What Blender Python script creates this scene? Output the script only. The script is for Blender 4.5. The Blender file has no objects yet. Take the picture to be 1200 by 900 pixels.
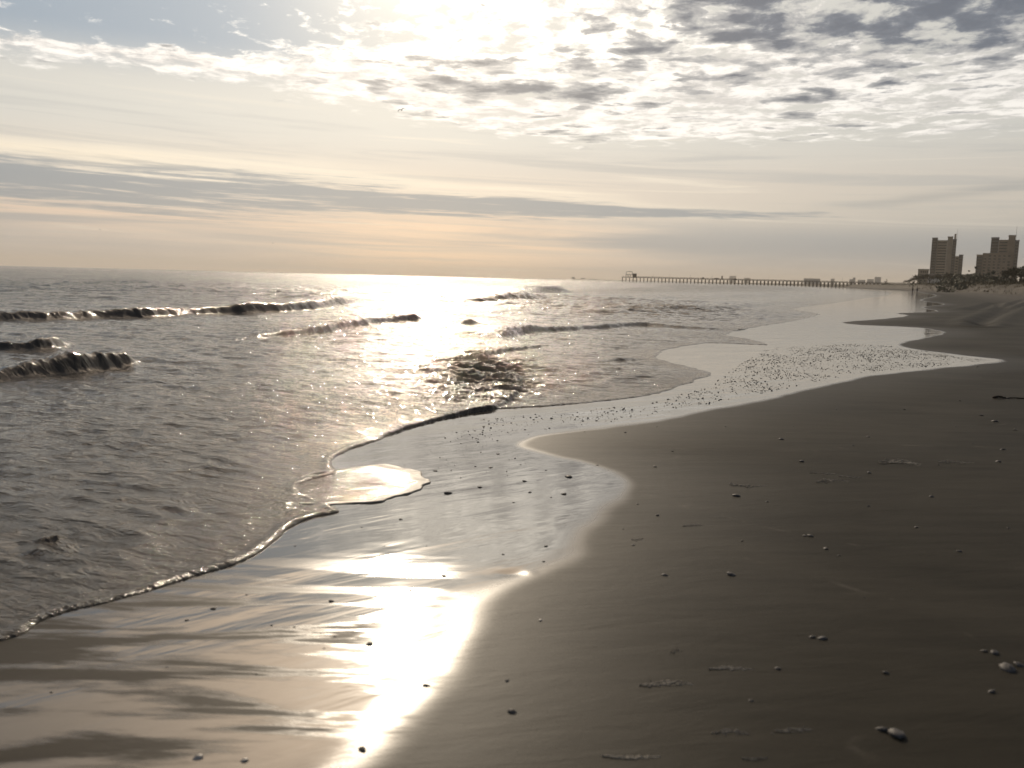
import bpy, bmesh, math, random
import numpy as np
from mathutils import Vector, Matrix
random.seed(7); rng = np.random.default_rng(11)
sc = bpy.context.scene
COL = sc.collection
R = math.radians

# ------------------------------------------------------------------ camera
CAM_H = 1.55; F = 1000.0; HOR = 124.3; ROLL = math.atan(0.0245)
PITCH = math.atan(HOR * math.cos(ROLL) / F)
Fw = Vector((0, math.cos(PITCH), -math.sin(PITCH)))
R0 = Vector((1, 0, 0)); U0 = Vector((0, math.sin(PITCH), math.cos(PITCH)))
Rt = R0 * math.cos(ROLL) + U0 * math.sin(ROLL)
Up = -R0 * math.sin(ROLL) + U0 * math.cos(ROLL)
def ray(u, v): return (Fw * F + Rt * (u - 600) + Up * (450 - v))
def ground(u, v, z=0.0):
    d = ray(u, v)
    t = (z - CAM_H) / min(d.z, -0.3)
    return Vector((d.x * t, d.y * t, z))
def at(u, v, Y):
    d = ray(u, v); t = Y / d.y
    return Vector((d.x * t, Y, CAM_H + d.z * t))
cam = bpy.data.cameras.new('camera'); cam.lens = 30; cam.sensor_width = 36
cam.clip_start = 0.05; cam.clip_end = 40000
cam.dof.use_dof = True; cam.dof.focus_distance = 14; cam.dof.aperture_fstop = 2.4
camo = bpy.data.objects.new('camera', cam); COL.objects.link(camo)
m = Matrix((Rt, Up, -Fw)).transposed().to_4x4(); m.translation = (0, 0, CAM_H)
camo.matrix_world = m; sc.camera = camo

# ------------------------------------------------------------------ light
SUN_PX = (474, -158)
sd = ray(*SUN_PX).normalized()
SUN_EL = math.asin(sd.z); SUN_AZ = math.atan2(sd.x, sd.y)      # azimuth from +Y towards +X
sun = bpy.data.lights.new('sun', 'SUN'); sun.energy = 2.0; sun.angle = R(0.5); sun.color = (1.0, 0.85, 0.66)
so = bpy.data.objects.new('sun', sun); COL.objects.link(so)
so.rotation_euler = Vector(sd).to_track_quat('Z', 'Y').to_euler()
sc.view_settings.view_transform = 'Standard'; sc.view_settings.look = 'None'
sc.view_settings.exposure = 0.08; sc.view_settings.gamma = 1.0
cy = sc.cycles
cy.caustics_reflective = False; cy.caustics_refractive = False
cy.sample_clamp_indirect = 4.0; cy.sample_clamp_direct = 0
cy.max_bounces = 5; cy.glossy_bounces = 3; cy.diffuse_bounces = 2; cy.volume_bounces = 0
cy.use_denoising = True
try: cy.denoiser = 'OPENIMAGEDENOISE'
except Exception: pass
cy.use_adaptive_sampling = True; cy.adaptive_threshold = 0.015

# ------------------------------------------------------------------ node expressions
class X:
    def __init__(s, nt, o): s.nt = nt; s.o = o
    def _m(s, op, *a, clamp=False):
        n = s.nt.nodes.new('ShaderNodeMath'); n.operation = op; n.use_clamp = clamp
        for i, v in enumerate((s,) + a):
            if isinstance(v, X): s.nt.links.new(v.o, n.inputs[i])
            else: n.inputs[i].default_value = float(v)
        return X(s.nt, n.outputs[0])
    def __add__(s, b): return s._m('ADD', b)
    __radd__ = __add__
    def __sub__(s, b): return s._m('SUBTRACT', b)
    def __rsub__(s, b): return (s * -1.0) + b
    def __mul__(s, b): return s._m('MULTIPLY', b)
    __rmul__ = __mul__
    def __truediv__(s, b): return s._m('DIVIDE', b)
    def __pow__(s, b): return s._m('POWER', b)
    def sin(s): return s._m('SINE')
    def abs(s): return s._m('ABSOLUTE')
    def max(s, b): return s._m('MAXIMUM', b)
    def min(s, b): return s._m('MINIMUM', b)
    def exp(s): return s._m('EXPONENT')
    def clamp(s): return s._m('ADD', 0.0, clamp=True)
    def gauss(s, c, w): t = (s - c) / w; return (t * t * -1.0).exp()
    def ss(s, a, b):
        n = s.nt.nodes.new('ShaderNodeMapRange'); n.interpolation_type = 'SMOOTHSTEP'
        for i, v in enumerate((s, a, b)):
            if isinstance(v, X): s.nt.links.new(v.o, n.inputs[i])
            else: n.inputs[i].default_value = float(v)
        return X(s.nt, n.outputs[0])
def lk(nt, a, b):
    if isinstance(a, X): nt.links.new(a.o, b)
    else: b.default_value = a
def comb(nt, x, y, z=0.0):
    n = nt.nodes.new('ShaderNodeCombineXYZ')
    lk(nt, x, n.inputs[0]); lk(nt, y, n.inputs[1]); lk(nt, z, n.inputs[2]); return X(nt, n.outputs[0])
def noise(nt, vec, scale=1.0, detail=4.0, rough=0.5, dist=0.0, lac=2.0):
    n = nt.nodes.new('ShaderNodeTexNoise'); lk(nt, vec, n.inputs['Vector'])
    n.inputs['Scale'].default_value = scale; n.inputs['Detail'].default_value = detail
    n.inputs['Roughness'].default_value = rough; n.inputs['Distortion'].default_value = dist
    n.inputs['Lacunarity'].default_value = lac
    return X(nt, n.outputs['Fac'])
def mix(nt, f, a, b):
    n = nt.nodes.new('ShaderNodeMix'); n.data_type = 'RGBA'
    lk(nt, f, n.inputs[0])
    for v, s in ((a, n.inputs[6]), (b, n.inputs[7])):
        if isinstance(v, X): nt.links.new(v.o, s)
        else: s.default_value = (v[0], v[1], v[2], 1)
    return X(nt, n.outputs[2])
def sep(nt, v):
    n = nt.nodes.new('ShaderNodeSeparateXYZ'); lk(nt, v, n.inputs[0]); return [X(nt, o) for o in n.outputs]
def srgb(r, g, b, k=1.0):
    f = lambda c: ((c/255+0.055)/1.055)**2.4 if c > 10 else c/255/12.92
    return (f(r)*k, f(g)*k, f(b)*k)

# ------------------------------------------------------------------ sky
def build_world():
    w = bpy.data.worlds.new('World'); sc.world = w; w.use_nodes = True
    nt = w.node_tree; nt.nodes.clear()
    tc = nt.nodes.new('ShaderNodeTexCoord'); D = X(nt, tc.outputs['Generated'])
    x, y, z = sep(nt, D)
    deg = 57.29578
    el = z._m('ARCSINE') * deg
    az = x._m('ARCTAN2', y) * deg
    sky = nt.nodes.new('ShaderNodeTexSky'); sky.sky_type = 'NISHITA'; sky.sun_disc = False
    sky.sun_elevation = SUN_EL; sky.sun_rotation = SUN_AZ; sky.air_density = 1.0; sky.dust_density = 2.0
    vm = nt.nodes.new('ShaderNodeVectorMath'); vm.operation = 'DOT_PRODUCT'
    nt.links.new(D.o, vm.inputs[0]); vm.inputs[1].default_value = sd
    ang = X(nt, vm.outputs['Value']).min(0.99999)._m('ARCCOSINE') * deg
    front = ang.ss(110, 15)                       # bright part of the sky round the sun
    K = 10.0                                     # undoes the 0.1 background strength
    C = lambda r, g, b, k=1.0: srgb(r, g, b, K * k)
    # thin veil over the whole sky: warm low down, cooler higher up
    veil = mix(nt, el.ss(0, 5), C(186, 178, 172), C(214, 203, 190))
    veil = mix(nt, el.ss(5.5, 9.5), veil, C(212, 209, 200))
    veil = mix(nt, (el - 2.9 + az * 0.012).gauss(0, 1.1) * az.ss(14, -2) * 0.75, veil, C(236, 206, 180))
    leftb = az.ss(-3, -20)
    veil = mix(nt, el.ss(10.5, 14.0) * leftb, veil, C(150, 164, 177))
    veil = mix(nt, az.ss(4, 24) * el.ss(12, 0.0) * 0.45, veil, C(186, 180, 168))
    veil = mix(nt, az.gauss(-5.0, 9) * el.gauss(1.5, 3.0) * 0.75, veil, C(250, 216, 182))
    zz = z.max(0.0) + 0.035
    px = x / zz; py = y / zz
    up = (az._m('ABSOLUTE') * 0 + el)
    wob = noise(nt, comb(nt, az * 0.09, el * 0.5, 3.1), 1.0, 3, 0.5)
    # soft long streaks in the veil
    st = noise(nt, comb(nt, az * 0.045 + el * 0.03, el * 1.25 + az * 0.03, 1.7), 1.0, 7, 0.58, 0.7)
    veil = mix(nt, st.ss(0.50, 0.68) * el.ss(12, 7) * 0.5, veil, C(172, 172, 170))
    veil = mix(nt, st.ss(0.46, 0.30) * el.ss(12, 8) * 0.5, veil, C(246, 234, 214))
    # low grey-blue bank close to the horizon, heavier to the right
    lowb = noise(nt, comb(nt, az * 0.035, el * 0.75, 8.3), 1.0, 5, 0.55, 0.5)
    bank = (lowb * 1.1 + az.ss(0, 18) * 0.32).ss(0.46, 0.76) * el.gauss(2.3, 1.5)
    veil = mix(nt, bank * 0.9, veil, C(144, 151, 158))
    # long stratus band in several shreds
    bc = 4.6 - az * 0.012
    bw = az.ss(20, -24) * 1.35 + 0.30
    rel = (el - bc + (wob - 0.5) * 1.2) / bw
    bn = noise(nt, comb(nt, az * 0.075 + el * 0.2, el * 2.3 + az * 0.06, 5.5), 1.0, 9, 0.62, 0.6)
    bn2 = noise(nt, comb(nt, az * 0.45 + el * 0.9, el * 5.5, 2.5), 1.0, 6, 0.6, 0.4)
    band = (rel.gauss(0, 0.95) * 0.95 * az.ss(23, 10) + (bn - 0.5) * 2.9 * rel.gauss(0, 1.6) + (bn2 - 0.5) * 1.3 * rel.gauss(0, 1.4)).ss(0.30, 0.95)
    fringe = (rel - 1.0).gauss(0, 0.55) * az.ss(22, -6) * (bn * 1.8 - 0.2)
    veil = mix(nt, fringe.clamp() * 0.7, veil, C(255, 242, 218))
    veil = mix(nt, band * 0.92, veil, C(134, 143, 152))
    # a second thin shred low on the right
    b3 = ((el - 5.9 - (az - 30) * 0.10 + (wob - 0.5)) / 0.28).gauss(0, 1) * az.ss(16, 26) * (bn * 1.6)
    veil = mix(nt, b3.clamp() * 0.6, veil, C(158, 158, 156))
    b4 = ((el - 6.6 + (wob - 0.5) * 1.5) / 0.5).gauss(0, 1) * az.ss(-17, -26) * (bn2 * 1.8 - 0.1)
    veil = mix(nt, b4.clamp() * 0.7, veil, C(252, 236, 210))
    # altocumulus deck
    n1 = noise(nt, comb(nt, px * 1.3, py * 0.9, 2.2), 0.8, 3, 0.5, 0.3)
    q = zz ** -1.0
    n2 = noise(nt, comb(nt, az * 0.55, q * 7.0, 4.4), 1.0, 10, 0.62, 0.30)
    n3 = noise(nt, comb(nt, az * 0.30, q * 5.2, 9.1), 1.0, 7, 0.56, 0.2)
    n4 = noise(nt, comb(nt, az * 0.11, q * 1.3, 6.6), 1.0, 4, 0.5, 0.2)
    edge = 9.1 + az.ss(6, -22) * 2.7
    ribbon = (el - 12.1 - (az + 22) * 0.01).gauss(0, 0.75) * leftb
    cover = (el - edge + (n1 - 0.5) * 2.2 + (n2 - 0.5) * 3.4).ss(-0.5, 0.6)
    hole = leftb * (el - az * 0.02).ss(12.3, 13.3) * 0.23 + az.gauss(-9, 7) * el.ss(13.5, 15) * 0.06
    rag = (n2 * 0.7 + n3 * 0.5 - hole + ribbon * 0.22 + az.gauss(-10, 8) * el.gauss(12, 1.6) * 0.12 - az.ss(5, 25) * el.ss(12, 9) * 0.10)
    cover = cover * rag.ss(0.44, 0.60) * el.ss(34, 22)
    bright = mix(nt, (n2 * 0.8 + n4 * 0.3).ss(0.40, 0.66), C(206, 200, 194), mix(nt, az.gauss(-3.5, 18) * el.ss(11.5, 17), C(255, 249, 240, 1.1), C(255, 247, 232, 1.9)))
    thick = (el - 13.0) * 0.020 * az.ss(0, 16) + az.ss(0, 26) * el.ss(10.5, 15) * 0.20 + az.ss(4, 24) * el.ss(12.6, 15.5) * 0.11 + n3 * 1.35 - 0.28 + (n4 - 0.5) * 0.45 + (n2 - 0.5) * 0.25
    thick = thick + az.gauss(-1.5, 9) * (el + az * 0.02).gauss(11.9, 0.65) * 0.24 - leftb * 0.1
    dark = mix(nt, thick.ss(0.52, 0.72), C(178, 176, 174), mix(nt, (n2 * 0.6 + n3 * 0.5).ss(0.42, 0.66), C(124, 129, 138), C(84, 91, 104)))
    cl = mix(nt, thick.ss(0.44, 0.56), bright, dark)
    veil2 = mix(nt, az.gauss(-6.5, 16), C(200, 186, 170), C(255, 226, 194, 2.6))
    veil = mix(nt, el.ss(18.5, 24), mix(nt, cover * 0.94, veil, cl), mix(nt, cover * 0.5, veil2, cl))
    veil = mix(nt, el.ss(32, 50), veil, C(92, 100, 114))
    # forward scattering of the sun in the thin cloud
    g = ang.gauss(0, 4.2) * 2.2 + ang.gauss(0, 8) * 0.16 + ang.gauss(0, 15) * 0.12
    glow = mix(nt, g.min(1.0) * 0.0, (0, 0, 0), (0, 0, 0))
    add = nt.nodes.new('ShaderNodeVectorMath'); add.operation = 'MULTIPLY_ADD'
    nt.links.new((comb(nt, g, g, g)).o, add.inputs[0]); add.inputs[1].default_value = (K*1.0, K*0.90, K*0.74)
    nt.links.new(veil.o, add.inputs[2])
    veil = X(nt, add.outputs[0])
    # the part of the sky turned away from the sun is plain blue-grey sky seen through broken cloud
    away = mix(nt, 0.75, X(nt, sky.outputs[0]), C(76, 80, 88))
    fin = mix(nt, front, away, veil)
    fin = mix(nt, 0.06, fin, X(nt, sky.outputs[0]))
    bg = nt.nodes.new('ShaderNodeBackground'); nt.links.new(fin.o, bg.inputs[0]); bg.inputs[1].default_value = 0.1
    out = nt.nodes.new('ShaderNodeOutputWorld'); nt.links.new(bg.outputs[0], out.inputs[0])
    w.cycles.sampling_method = 'MANUAL'; w.cycles.sample_map_resolution = 1024
build_world()

# ------------------------------------------------------------------ helpers
def material(name, color, rough=0.8, spec=0.3, var=0.25, scale=3.0):
    mt = bpy.data.materials.new(name); mt.use_nodes = True; nt = mt.node_tree
    b = nt.nodes['Principled BSDF']
    g = nt.nodes.new('ShaderNodeNewGeometry')
    n = noise(nt, X(nt, g.outputs['Position']), scale, 5, 0.6)
    c = mix(nt, n.ss(0.3, 0.7), tuple(k * (1 - var) for k in color), tuple(min(1, k * (1 + var)) for k in color))
    nt.links.new(c.o, b.inputs['Base Color'])
    b.inputs['Roughness'].default_value = rough; b.inputs['Specular IOR Level'].default_value = spec
    return mt
def tag(o, label=None, cat=None, group=None, kind=None):
    if label: o['label'] = label
    if cat: o['category'] = cat
    if group: o['group'] = group
    if kind: o['kind'] = kind
    return o
def empty(name, loc=(0, 0, 0), rz=0):
    o = bpy.data.objects.new(name, None); COL.objects.link(o); o.location = loc; o.rotation_euler[2] = rz
    o.empty_display_size = 0.1; return o
class MB:
    def __init__(s): s.v = []; s.f = []
    def box(s, x0, x1, y0, y1, z0, z1):
        n = len(s.v)
        s.v += [(x0,y0,z0),(x1,y0,z0),(x1,y1,z0),(x0,y1,z0),(x0,y0,z1),(x1,y0,z1),(x1,y1,z1),(x0,y1,z1)]
        s.f += [tuple(n+i for i in q) for q in ((3,2,1,0),(4,5,6,7),(0,1,5,4),(1,2,6,5),(2,3,7,6),(3,0,4,7))]
        return s
    def tube(s, a, b, ra, rb=None, n=8):
        rb = ra if rb is None else rb
        a = Vector(a); b = Vector(b); d = (b - a).normalized()
        u = d.orthogonal().normalized(); w = d.cross(u); k = len(s.v)
        for i in range(n):
            t = 2*math.pi*i/n; o = u*math.cos(t) + w*math.sin(t)
            s.v += [tuple(a + o*ra), tuple(b + o*rb)]
        for i in range(n):
            j = (i+1) % n; s.f.append((k+2*i, k+2*j, k+2*j+1, k+2*i+1))
        s.f.append(tuple(k+2*i for i in range(n))[::-1]); s.f.append(tuple(k+2*i+1 for i in range(n)))
        return s
    def gable(s, x0, x1, y0, y1, z0, z1):
        n = len(s.v); ym = (y0+y1)/2
        s.v += [(x0,y0,z0),(x1,y0,z0),(x1,y1,z0),(x0,y1,z0),(x0,ym,z1),(x1,ym,z1)]
        s.f += [tuple(n+i for i in q) for q in ((3,2,1,0),(0,1,5,4),(2,3,4,5),(1,2,5),(3,0,4))]
        return s
    def hip(s, x0, x1, y0, y1, z0, z1, k=0.3):
        n = len(s.v); dx = (x1-x0)*k; dy = (y1-y0)*k
        s.v += [(x0,y0,z0),(x1,y0,z0),(x1,y1,z0),(x0,y1,z0),(x0+dx,y0+dy,z1),(x1-dx,y0+dy,z1),(x1-dx,y1-dy,z1),(x0+dx,y1-dy,z1)]
        s.f += [tuple(n+i for i in q) for q in ((3,2,1,0),(4,5,6,7),(0,1,5,4),(1,2,6,5),(2,3,7,6),(3,0,4,7))]
        return s
    def build(s, name, mat, parent=None, smooth=False):
        me = bpy.data.meshes.new(name); me.from_pydata(s.v, [], s.f); me.materials.append(mat)
        if smooth: me.shade_smooth()
        o = bpy.data.objects.new(name, me); COL.objects.link(o)
        if parent: o.parent = parent
        return o
def copy_tree(o, loc=None, rz=None, sc_=None, label=None):
    c = o.copy(); COL.objects.link(c)
    for ch in [k for k in bpy.data.objects if k.parent == o]:
        d = ch.copy(); COL.objects.link(d); d.parent = c
    if loc is not None: c.location = loc
    if rz is not None: c.rotation_euler[2] = rz
    if sc_ is not None: c.scale = sc_ if hasattr(sc_, '__len__') else (sc_,)*3
    if label: c['label'] = label
    return c

# numpy gradient noise
_p = rng.permutation(512).astype(np.int32); _p = np.concatenate([_p, _p])
_ga = rng.random(512).astype(np.float32) * 2 * np.pi
_gx = np.cos(_ga); _gy = np.sin(_ga)
def perlin(x, y):
    xi = np.floor(x); yi = np.floor(y); fx = (x - xi).astype(np.float32); fy = (y - yi).astype(np.float32)
    xi = xi.astype(np.int64) & 511; yi = yi.astype(np.int64) & 511
    x1 = (xi + 1) & 511; y1 = (yi + 1) & 511
    def g(a, b, dx, dy):
        h = _p[_p[a] + b] & 511
        return _gx[h]*dx + _gy[h]*dy
    u = fx*fx*fx*(fx*(fx*6-15)+10); v = fy*fy*fy*(fy*(fy*6-15)+10)
    a = g(xi, yi, fx, fy); b = g(x1, yi, fx-1, fy); c = g(xi, y1, fx, fy-1); d = g(x1, y1, fx-1, fy-1)
    return (a + u*(b-a)) + v*((c + u*(d-c)) - (a + u*(b-a)))
def sstep(a, b, t):
    t = np.clip((t-a)/(b-a), 0, 1); return t*t*(3-2*t)
def smooth_line(pts, k=4):
    P = [np.array(p, float) for p in pts]; out = []
    Q = [2*P[0]-P[1]] + P + [2*P[-1]-P[-2]]
    for i in range(1, len(Q)-2):
        for j in range(k):
            t = j/k
            out.append(0.5*((2*Q[i]) + (Q[i+1]-Q[i-1])*t + (2*Q[i-1]-5*Q[i]+4*Q[i+1]-Q[i+2])*t*t + (3*Q[i]-Q[i-1]-3*Q[i+1]+Q[i+2])*t**3))
    out.append(P[-1]); return out
def to_world(pts): return np.array([[ground(u, v).x, ground(u, v).y] for u, v in pts])
def seg_dist(X_, Y_, L, extra=None):
    """distance to polyline, side (+ left of travel), interpolated extra"""
    best = np.full(X_.shape, 1e9, np.float32); side = np.zeros(X_.shape, np.float32)
    ex = np.zeros(X_.shape, np.float32); along = np.zeros(X_.shape, np.float32); s0 = 0.0
    for i in range(len(L)-1):
        ax, ay = L[i]; bx, by = L[i+1]; dx = bx-ax; dy = by-ay; l2 = dx*dx+dy*dy
        if l2 < 1e-9: continue
        rx = X_-ax; ry = Y_-ay
        t = np.clip((rx*dx+ry*dy)/l2, 0, 1)
        d = (rx-t*dx)**2 + (ry-t*dy)**2
        m_ = d < best
        best = np.where(m_, d, best)
        side = np.where(m_, np.sign(dx*ry-dy*rx), side)
        if extra is not None: ex = np.where(m_, extra[i]+(extra[i+1]-extra[i])*t, ex)
        l = math.sqrt(l2); along = np.where(m_, s0+t*l, along); s0 += l
    return np.sqrt(best), side, ex, along
def inside(X_, Y_, P):
    c = np.zeros(X_.shape, bool); n = len(P)
    for i in range(n):
        x0, y0 = P[i]; x1, y1 = P[(i+1) % n]
        if y0 == y1: continue
        m_ = ((y0 > Y_) != (y1 > Y_)) & (X_ < (x1-x0)*(Y_-y0)/(y1-y0)+x0)
        c ^= m_
    return c

# ------------------------------------------------------------------ coast plan (metres)
CY = np.array([-400, -100, -20, 0, 15, 77, 221, 516, 1000, 1200, 2000, 3000, 4200, 4600, 6000.])
CX = np.array([-200, -55, -13, -1.5, 7, 37, 103, 216, 372, 430, 620, 720, 420, 60, 60.])
def coast(y): return np.interp(y, CY, CX)
FRONT = [(-160,800),(-60,772),(0,752),(30,742),(60,724),(130,706),(180,692),(230,676),(270,664),(300,650),(322,636),(345,618),(370,607),(396,600),
         (382,590),(352,578),(350,568),(392,556),(388,545),(394,535),(440,518),(455,512),(470,504),(520,491),(560,482),(590,479),(640,476),(693,472),(740,466),(773,460),(800,452),(816,445),(835,438),
         (800,428),(770,420),(780,410),(830,402),(896,404),(880,398),(850,392),(880,384),(930,376),(960,368),(930,362),(980,355),(1010,350),(1040,346),(1046,342.5)]
MIRROR = [(330,1000),(375,920),(405,885),(460,820),(510,760),(556,705),(600,680),(655,655),(662,632),(690,600),(716,572),(718,560),(690,547),(630,532),(602,521),(640,508),(760,492),
          (900,466),(1000,443),(1100,431),(1176,423),(1130,417),(1062,408),(1052,402),(1075,397),(1105,390),(1075,384),(1010,381),(985,377.5),(1030,374),(1063,370),
          (1050,367),(1098,365),(1080,360),(1107,356.5),(1078,352),(1097,346.5),(1082,343.5),(1075,341.6)]
def world_line(px, head, far_off):
    L = to_world(smooth_line(px, 3))
    y0 = L[-1][1]
    tail = [(coast(y)+far_off, y) for y in (560, 750, 1000, 1200, 1600, 2000, 3000, 3600, 4200, 4600) if y > y0+60]
    return np.array(head + [tuple(p) for p in L] + tail)
FR = world_line(FRONT, [(-200,-400),(-60,-100),(-16,-20),(-5.5,-2)], -14)
MI = world_line(MIRROR, [(-196,-400),(-56,-100),(-13,-20),(-2.6,-2)], 0)
CLOSE = [(60, 9000), (-9000, 9000), (-9000, -400)]
def water_d(x, y):
    d = seg_dist(x, y, FR)[0]; s = inside(x, y, list(map(tuple, FR)) + CLOSE)
    return np.where(s, d, -d)
def wet_d(x, y):
    d = seg_dist(x, y, MI)[0]; s = inside(x, y, list(map(tuple, MI)) + CLOSE)
    return np.where(s, d, -d)

def coarse(fn, x, y, k=4):
    """evaluate a smooth field on every k-th grid vertex and interpolate"""
    nr, nc = x.shape; ri = np.unique(np.append(np.arange(0, nr, k), nr-1)); ci = np.unique(np.append(np.arange(0, nc, k), nc-1))
    f = fn(x[np.ix_(ri, ci)], y[np.ix_(ri, ci)])
    def w(ids, n):
        q = np.arange(n); j = np.clip(np.searchsorted(ids, q, 'right')-1, 0, len(ids)-2); t = (q-ids[j])/(ids[j+1]-ids[j]); return j, t.astype(np.float32)
    j, t = w(ri, nr); f = f[j]*(1-t)[:, None]+f[j+1]*t[:, None]
    j, t = w(ci, nc); return (f[:, j]*(1-t)+f[:, j+1]*t).astype(np.float32)
def sand_height(x, y, dW, dM, fine=True):
    """dW>0 under water, dM>0 on the wet side"""
    cx = (x - coast(y)) * 0.9
    z = np.zeros_like(x)
    z += np.where(dM < 0, 0.45*(1-np.exp(dM*0.035)), 0)                # berm rising from the wet edge
    z -= np.where(dW > 0, np.minimum(dW*0.03, 3.0), 0)
    far = sstep(60, 160, y)
    n1 = perlin(x*0.055+4.1, y*0.03); n2 = perlin(x*0.16, y*0.09+7); n3 = perlin(x*0.5, y*0.35+3)
    dune = sstep(22+3*n1, 33+4*n1, cx) * (3.4+1.5*n1+1.0*n2+0.35*n3) * sstep(10, 60, y+0*x)
    z += dune
    dry = sstep(0.3, 4.0, -dM)
    und = 0.022*perlin(x*0.5+y*0.1, y*0.28+5) + 0.009*perlin(x*1.1-y*0.35+1, y*0.8) + 0.003*perlin(x*3.1-y, y*2.6)
    z += und*dry
    # low rolls in the wet part running along the backwash
    a = x*0.80+y*0.6; b = -x*0.6+y*0.8
    z += 0.0045*perlin(a*0.55, b*1.9+2)*sstep(0.0, 0.6, -dW)*sstep(-0.4, 0.8, dM)
    z += 0.0014*perlin(a*2.2, b*7.0+2)*sstep(0.0, 0.6, -dW)*sstep(0.0, 0.8, dM)
    z += 0.04*perlin(x*0.5, y*0.22+1)*sstep(4, 12, cx)*sstep(8, 30, y)   # dry sand, churned
    z += 0.05*perlin(x*1.5, y*0.9+1)*sstep(6, 14, cx)*sstep(15, 40, y)
    return z

# grid following the plan out to the horizon, finest near the viewpoint
def polar_grid(ncol, half, rings, back):
    az = np.concatenate([np.linspace(-180, -half, back, endpoint=False), np.linspace(-half, half, ncol), np.linspace(half, 180, back+1)[1:]])
    az = az[:-1] if abs(az[-1]-180) < 1e-6 else az
    az = np.radians(az)
    r = []
    for r0, r1, k in rings:
        n = int(math.log(r1/r0)/k); r += list(r0*np.exp(np.arange(n)/n*math.log(r1/r0)))
    r.append(rings[-1][1]); r = np.array(r)
    A, Rr = np.meshgrid(az, r)
    return (Rr*np.sin(A)).astype(np.float32), (Rr*np.cos(A)).astype(np.float32), Rr.astype(np.float32)
def sheet(name, x, y, z, mat, keep=None, wrap=True, attrs={}):
    nr, nc = x.shape
    idx = np.arange(nr*nc).reshape(nr, nc)
    nx = np.roll(idx, -1, axis=1)
    a = idx[:-1]; b = nx[:-1]; c = nx[1:]; d = idx[1:]
    if not wrap: a, b, c, d = (q[:, :-1] for q in (a, b, c, d))
    F_ = np.stack([a, d, c, b], -1).reshape(-1, 4)      # wound so normals face up
    if keep is not None:
        k = keep.reshape(-1); F_ = F_[k[F_].any(axis=1)]
    used = np.zeros(nr*nc, bool); used[F_.reshape(-1)] = True
    remap = np.cumsum(used)-1; F_ = remap[F_]
    co = np.stack([x, y, z], -1).reshape(-1, 3)[used].astype(np.float32)
    me = bpy.data.meshes.new(name); me.vertices.add(len(co)); me.vertices.foreach_set('co', co.reshape(-1))
    me.loops.add(F_.size); me.loops.foreach_set('vertex_index', F_.reshape(-1).astype(np.int32))
    me.polygons.add(len(F_)); me.polygons.foreach_set('loop_start', np.arange(0, F_.size, 4, dtype=np.int32))
    me.polygons.foreach_set('loop_total', np.full(len(F_), 4, np.int32))
    me.update(calc_edges=True); me.shade_smooth()
    for an, av in attrs.items():
        at_ = me.attributes.new(an, 'FLOAT', 'POINT'); at_.data.foreach_set('value', av.reshape(-1)[used].astype(np.float32))
    me.materials.append(mat)
    o = bpy.data.objects.new(name, me); COL.objects.link(o); o['kind'] = 'structure'
    return o

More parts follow.
